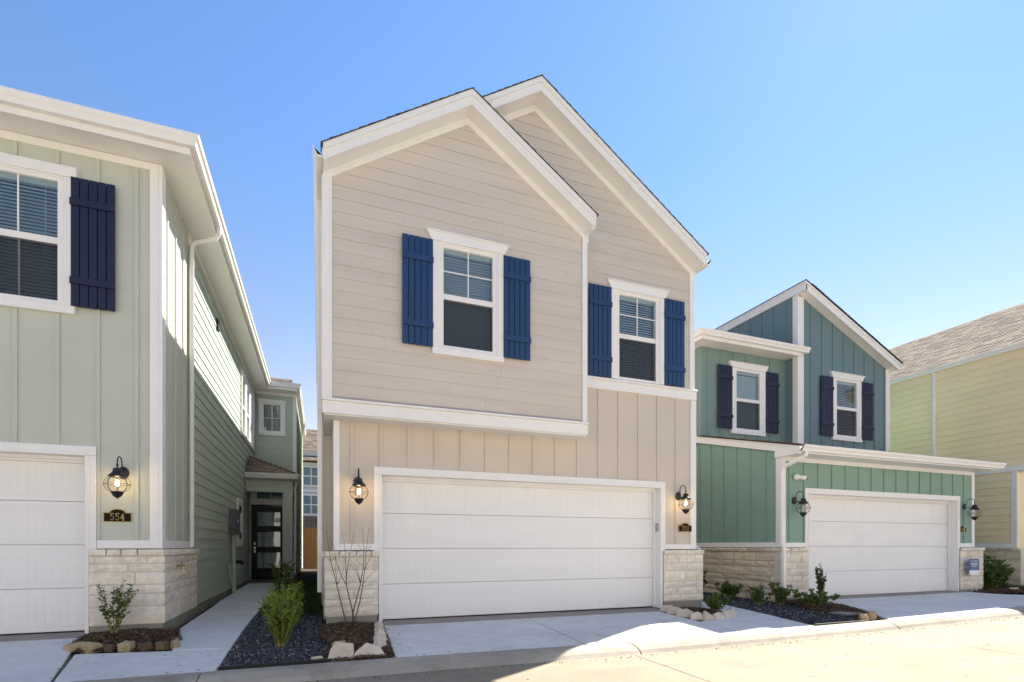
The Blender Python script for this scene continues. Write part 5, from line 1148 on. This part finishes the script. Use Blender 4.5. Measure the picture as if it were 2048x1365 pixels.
mulch('brown bark mulch mounded under the bare myrtle', [(-.02,5.68),(.77,5.68),(.80,6.4),(.85,7.4),(.86,7.75),(.06,7.75),(.0,7.0),(.12,6.4)], (.36,7.0), .7, 1.6, .09, 4200, 11)
mulch('brown mulch round the shrub below the 554 plaque', [(-2.62,7.0),(-2.45,6.80),(-1.50,6.76),(-1.70,7.76),(-2.66,7.76)], (-2.15,7.4), .8, .9, .09, 2600, 12)
mulch('dark mulch round the shrub below the 558 plaque', [(5.80,7.7),(5.76,7.0),(5.9,6.66),(6.5,6.72),(6.72,7.0),(6.78,7.74)], (6.25,7.2), .6, .8, .08, 2200, 13)
mulch('brown mulch between the gravel and the teal driveway', [(8.28,5.72),(8.68,5.72),(9.42,7.1),(9.52,7.74),(8.7,7.74),(8.4,6.9),(8.15,6.5)], (8.85,6.9), .7, 1.5, .09, 3600, 14)
mulch('pale brown mulch strip in front of the yellow house', [(14.55,7.3),(15.6,6.75),(16.9,6.55),(17.3,7.0),(16.9,7.7),(14.6,7.74)], (15.8,7.3), 1.4, .6, .10, 2600, 15)
mulch('dark leaf litter along the shaded gap beside the beige house', gp1b, (-.4,12), 2, 5, .02, 3500, 16)
gl = [(rnd.uniform(-3,16), YT - abs(rnd.gauss(0,.05)) - .03) for _ in range(700)] + [(rnd.uniform(-3,16), rnd.uniform(2.5,5.2)) for _ in range(120)]
stuff(link('street_grit', pieces_mesh('street_grit', gl, lambda x,y: sz(x,y)+.001, *OCT, (.003,.009), 1.0, 21, ([.05,.3,.6],[.4,.4,.2])), 'mulch'), 'fine grit and debris gathered along the foot of the kerb', 'grit')
gl = [(rnd.uniform(-2.4,15), YC + .02 + abs(rnd.gauss(0,.03))) for _ in range(260)] + [(.80 + abs(rnd.gauss(0,.09)), rnd.uniform(5.8,7.5)) for _ in range(60)] + [(-2.0 + rnd.uniform(-.4,1.0), rnd.uniform(5.8,6.6)) for _ in range(25)]
stuff(link('drive_litter', pieces_mesh('drive_litter', gl, lambda x,y: gz(x,y)+.003, *CHIP, (.008,.022), .3, 22, ([.05,.3,.6],[.4,.4,.2])), 'mulch'), 'stray mulch chips lying on the driveway edges', 'litter')
# black edging strips at the kerb
o = tag(build(MB().box(-.92,.12,5.668,5.69,-.16,-.068), 'landscape_edging', 'vent'), 'thin black edging strip between the left gravel bed and kerb', 'edging')
o = tag(build(MB().box(7.08,8.26,5.668,5.69,-.16,-.078), 'landscape_edging', 'vent'), 'thin black edging strip between the right gravel bed and kerb', 'edging')
o = tag(link('drain_cover', MB().box(-.28,.28,-.15,.15,0,.03).mesh('drain_cover'), 'grey_box', None, (8.52,6.22,gz(8.5,6.2)+.01), .1), 'flat dark rectangular cover lying on the mulch by the teal driveway', 'cover')

# ================================================================ PLANTS
def leaf_mesh(name, spots, size, seed, flat=.6):
    """spots: (position, direction, tint); each leaf is a folded diamond"""
    rnd = random.Random(seed); mb = MB()
    for p, d, tn in spots:
        p, d = Vector(p), Vector(d).normalized(); s = size*rnd.uniform(.65,1.3)
        side = d.cross(Vector((rnd.uniform(-1,1),rnd.uniform(-1,1),rnd.uniform(-.2,1)))).normalized(); up = side.cross(d)
        q = p + d*s*.5
        mb.add([p, q + side*s*.24 + up*s*.06, p + d*s, q - side*s*.24 + up*s*.06, q - up*s*.02], [(0,4,1),(4,2,1),(0,3,4),(4,3,2)], max(0,min(1,tn)))
    return mb.mesh(name, recalc=False, tint=True)
def shrub(name, label, x, y, h, spread, stems, per, size, mat, seed, upright=.5, cat='shrub', group='garden shrubs', base_h=.04, lean=(0,0), zoff=0.0, smat='stem', tw=1.0):
    rnd = random.Random(seed); z0 = gz(x,y)+zoff; t = thing(name, label, cat, (x,y,z0), 0, group)
    sm = MB(); spots = []
    for s in range(stems):
        a = 2*math.pi*s/stems*1.618 + rnd.uniform(-.4,.4); r = spread*math.sqrt(rnd.random()); hh = h*rnd.uniform(.55,1.0)*(1-.25*(r/spread))
        top = Vector((math.cos(a)*r+lean[0]*hh, math.sin(a)*r+lean[1]*hh, hh)); b = Vector((math.cos(a)*spread*.16*rnd.random(), math.sin(a)*spread*.16*rnd.random(), -.03))
        mid = (b+top)/2 + Vector((math.cos(a)*r*(.5-upright)*.6, math.sin(a)*r*(.5-upright)*.6, 0)) + Vector((rnd.uniform(-.02,.02),rnd.uniform(-.02,.02),0))
        pts = [b*(1-u)**2 + mid*2*u*(1-u) + top*u*u for u in [k/6 for k in range(7)]]
        sm.tube(pts, [.0065*(1-.75*k/6) for k in range(7)], 5, False)
        twigs = [(pts, 1.0)]
        for q in range(rnd.randint(2,4)):
            k = rnd.randint(2,5); p = pts[k]; a2 = rnd.uniform(0,2*math.pi); L = rnd.uniform(.12,.28)*h*tw
            e = p + Vector((math.cos(a2)*L*.6, math.sin(a2)*L*.6, L*.75)); sm.tube([p, (p+e)/2+Vector((0,0,-.01)), e], [.003,.0025,.001], 4, False); twigs.append(([p, (p+e)/2, e], .5))
        for tp, wgt in twigs:
            for q in range(int(per*wgt*rnd.uniform(.7,1.3))):
                u = rnd.uniform(.12 if len(tp)>3 else .1, 1.0); f = u*(len(tp)-1); k = min(int(f), len(tp)-2); p = tp[k].lerp(tp[k+1], f-k)
                if p.z < base_h: continue
                a3 = rnd.uniform(0,2*math.pi); d = Vector((math.cos(a3), math.sin(a3), rnd.uniform(.1,1.1)))
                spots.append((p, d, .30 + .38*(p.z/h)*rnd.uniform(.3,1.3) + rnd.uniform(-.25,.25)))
    child(t, 'stem', sm.mesh('stem', recalc=False, smooth=True), smat); o = child(t, 'foliage', leaf_mesh('foliage', spots, size, seed+1), mat); return t
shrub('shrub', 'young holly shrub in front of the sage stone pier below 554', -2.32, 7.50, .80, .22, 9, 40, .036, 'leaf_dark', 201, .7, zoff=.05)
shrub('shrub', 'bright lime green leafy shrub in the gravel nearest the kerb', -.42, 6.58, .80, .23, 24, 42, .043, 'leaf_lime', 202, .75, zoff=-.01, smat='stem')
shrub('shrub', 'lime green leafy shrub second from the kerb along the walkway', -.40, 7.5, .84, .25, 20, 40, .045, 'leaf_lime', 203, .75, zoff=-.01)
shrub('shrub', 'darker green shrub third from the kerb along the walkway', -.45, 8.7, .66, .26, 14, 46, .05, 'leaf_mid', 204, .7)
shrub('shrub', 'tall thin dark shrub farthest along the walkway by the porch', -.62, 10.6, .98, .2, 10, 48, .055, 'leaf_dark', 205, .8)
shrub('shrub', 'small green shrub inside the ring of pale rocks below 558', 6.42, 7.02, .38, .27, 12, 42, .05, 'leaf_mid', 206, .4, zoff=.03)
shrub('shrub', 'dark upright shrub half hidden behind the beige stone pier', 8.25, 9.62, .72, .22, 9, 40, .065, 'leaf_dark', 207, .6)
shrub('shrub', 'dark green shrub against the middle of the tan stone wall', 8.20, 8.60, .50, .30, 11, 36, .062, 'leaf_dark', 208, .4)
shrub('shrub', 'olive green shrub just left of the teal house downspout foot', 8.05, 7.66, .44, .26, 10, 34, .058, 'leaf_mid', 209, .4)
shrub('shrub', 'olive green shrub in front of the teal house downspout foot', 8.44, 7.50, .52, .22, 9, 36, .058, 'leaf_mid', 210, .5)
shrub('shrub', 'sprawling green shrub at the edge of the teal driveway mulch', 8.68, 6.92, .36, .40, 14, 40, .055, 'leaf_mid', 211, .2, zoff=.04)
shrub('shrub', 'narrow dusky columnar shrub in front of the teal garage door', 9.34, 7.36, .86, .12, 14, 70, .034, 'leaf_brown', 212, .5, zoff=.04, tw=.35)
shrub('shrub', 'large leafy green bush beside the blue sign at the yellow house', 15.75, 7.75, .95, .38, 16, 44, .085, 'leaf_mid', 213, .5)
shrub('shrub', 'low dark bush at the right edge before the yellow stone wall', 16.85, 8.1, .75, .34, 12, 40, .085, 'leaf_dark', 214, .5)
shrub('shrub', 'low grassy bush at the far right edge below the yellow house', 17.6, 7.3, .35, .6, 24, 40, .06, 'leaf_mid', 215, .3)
# grass in the shaded gap
def blades(name, label, poly, n, h, seed):
    rnd = random.Random(seed); mb = MB()
    for x, y in scatter(poly, n, rnd):
        z = gz(x,y)-.04; a = rnd.uniform(0,6.28); hh = h*rnd.uniform(.5,1.2); dx, dy = math.cos(a), math.sin(a); b = rnd.uniform(.1,.5)*hh; w = .006
        mb.add([(x-dy*w,y+dx*w,z),(x+dy*w,y-dx*w,z),(x+dx*b*.5+dy*w*.7,y+dy*b*.5-dx*w*.7,z+hh*.6),(x+dx*b,y+dy*b,z+hh),(x+dx*b*.5-dy*w*.7,y+dy*b*.5+dx*w*.7,z+hh*.6)], [(0,1,2,4),(4,2,3)], rnd.random())
    stuff(build(mb, name, 'grass', None, tint=True, recalc=False), label, 'grass')
blades('grass', 'shaded grass in the narrow gap beside the beige house', [(-.7,9.0),(.04,8.6),(.04,16),(-.85,16)], 5200, .10, 301)
blades('grass', 'green ground cover below the yellow house stone wall', [(15.9,7.55),(17.2,6.8),(18.5,6.8),(18.5,7.7),(16.9,8.0),(16,8.2)], 6000, .13, 302)
# bare crape myrtle, limbs traced from the photograph onto the plane just in front of the stone
def unproj(px, py, Y):
    a = (px-1024)/1024; b = (1092-py)/1024; c, s = math.cos(TH), math.sin(TH); r = (s+a*c, c-a*s, b); k = Y/r[1]; return Vector((r[0]*k, Y, 1.115+r[2]*k))
cm = thing('myrtle_tree', 'bare multi-stemmed young myrtle before the pale stone left of garage 558', 'tree', (.42,7.48,gz(.42,7.48)))
S_ = lambda pts, Y: [unproj(640+x/5.053, 1060+y/5.053, Y) for x, y in pts]
limbs = [([(285,985),(240,850),(205,700),(170,560),(110,320),(95,230),(65,10)],.011,7.50),([(170,560),(215,465),(250,350)],.005,7.46),([(175,550),(160,420),(155,310)],.005,7.53),([(105,310),(60,262)],.003,7.5),
 ([(340,985),(330,830),(290,660),(265,560),(270,440),(300,250),(335,70)],.011,7.48),([(265,555),(210,455),(160,300),(138,150)],.007,7.45),([(265,520),(262,330),(240,60)],.006,7.52),([(262,330),(220,230)],.003,7.5),([(255,330),(205,300),(160,340)],.003,7.49),
 ([(335,985),(335,830),(370,690),(410,545),(435,400),(445,230),(430,10)],.011,7.46),([(410,540),(360,420),(310,350)],.004,7.42),([(410,530),(375,410),(345,340)],.006,7.48),([(440,370),(340,275)],.003,7.44),
 ([(345,960),(360,880),(405,720),(430,570),(450,410),(465,230),(490,0)],.010,7.44),([(430,560),(490,470),(570,405)],.004,7.40),([(455,390),(500,290),(540,210)],.004,7.42),([(445,240),(385,150)],.003,7.45),([(430,575),(520,545)],.003,7.4),([(300,250),(260,210)],.003,7.5),([(290,555),(345,520),(370,555)],.003,7.47),([(465,230),(520,160)],.003,7.44)]
tk = MB(); br = MB(); rnd = random.Random(9)
for pts, r, Y in limbs:
    q = S_(pts, Y); n = len(q); q = [p + Vector((0, rnd.uniform(-.02,.02)*(k/n), 0)) for k, p in enumerate(q)]
    (tk if r >= .010 else br).tube(q, [max(.0018, r*(1-.82*k/(n-1))) for k in range(n)], 6)
    if r >= .005:
        for k in range(2, n):
            for s in range(2):
                d = Vector((rnd.uniform(-1,1), rnd.uniform(-1,1), rnd.uniform(.4,1.2))).normalized()*rnd.uniform(.06,.16); br.tube([q[k], q[k]+d*.5+Vector((0,0,-.005)), q[k]+d], [.002,.0016,.001], 4)
build(tk, 'trunk', 'bark', cm, smooth=True); build(br, 'branch', 'bark', cm, smooth=True)
print('objects', len(bpy.data.objects))
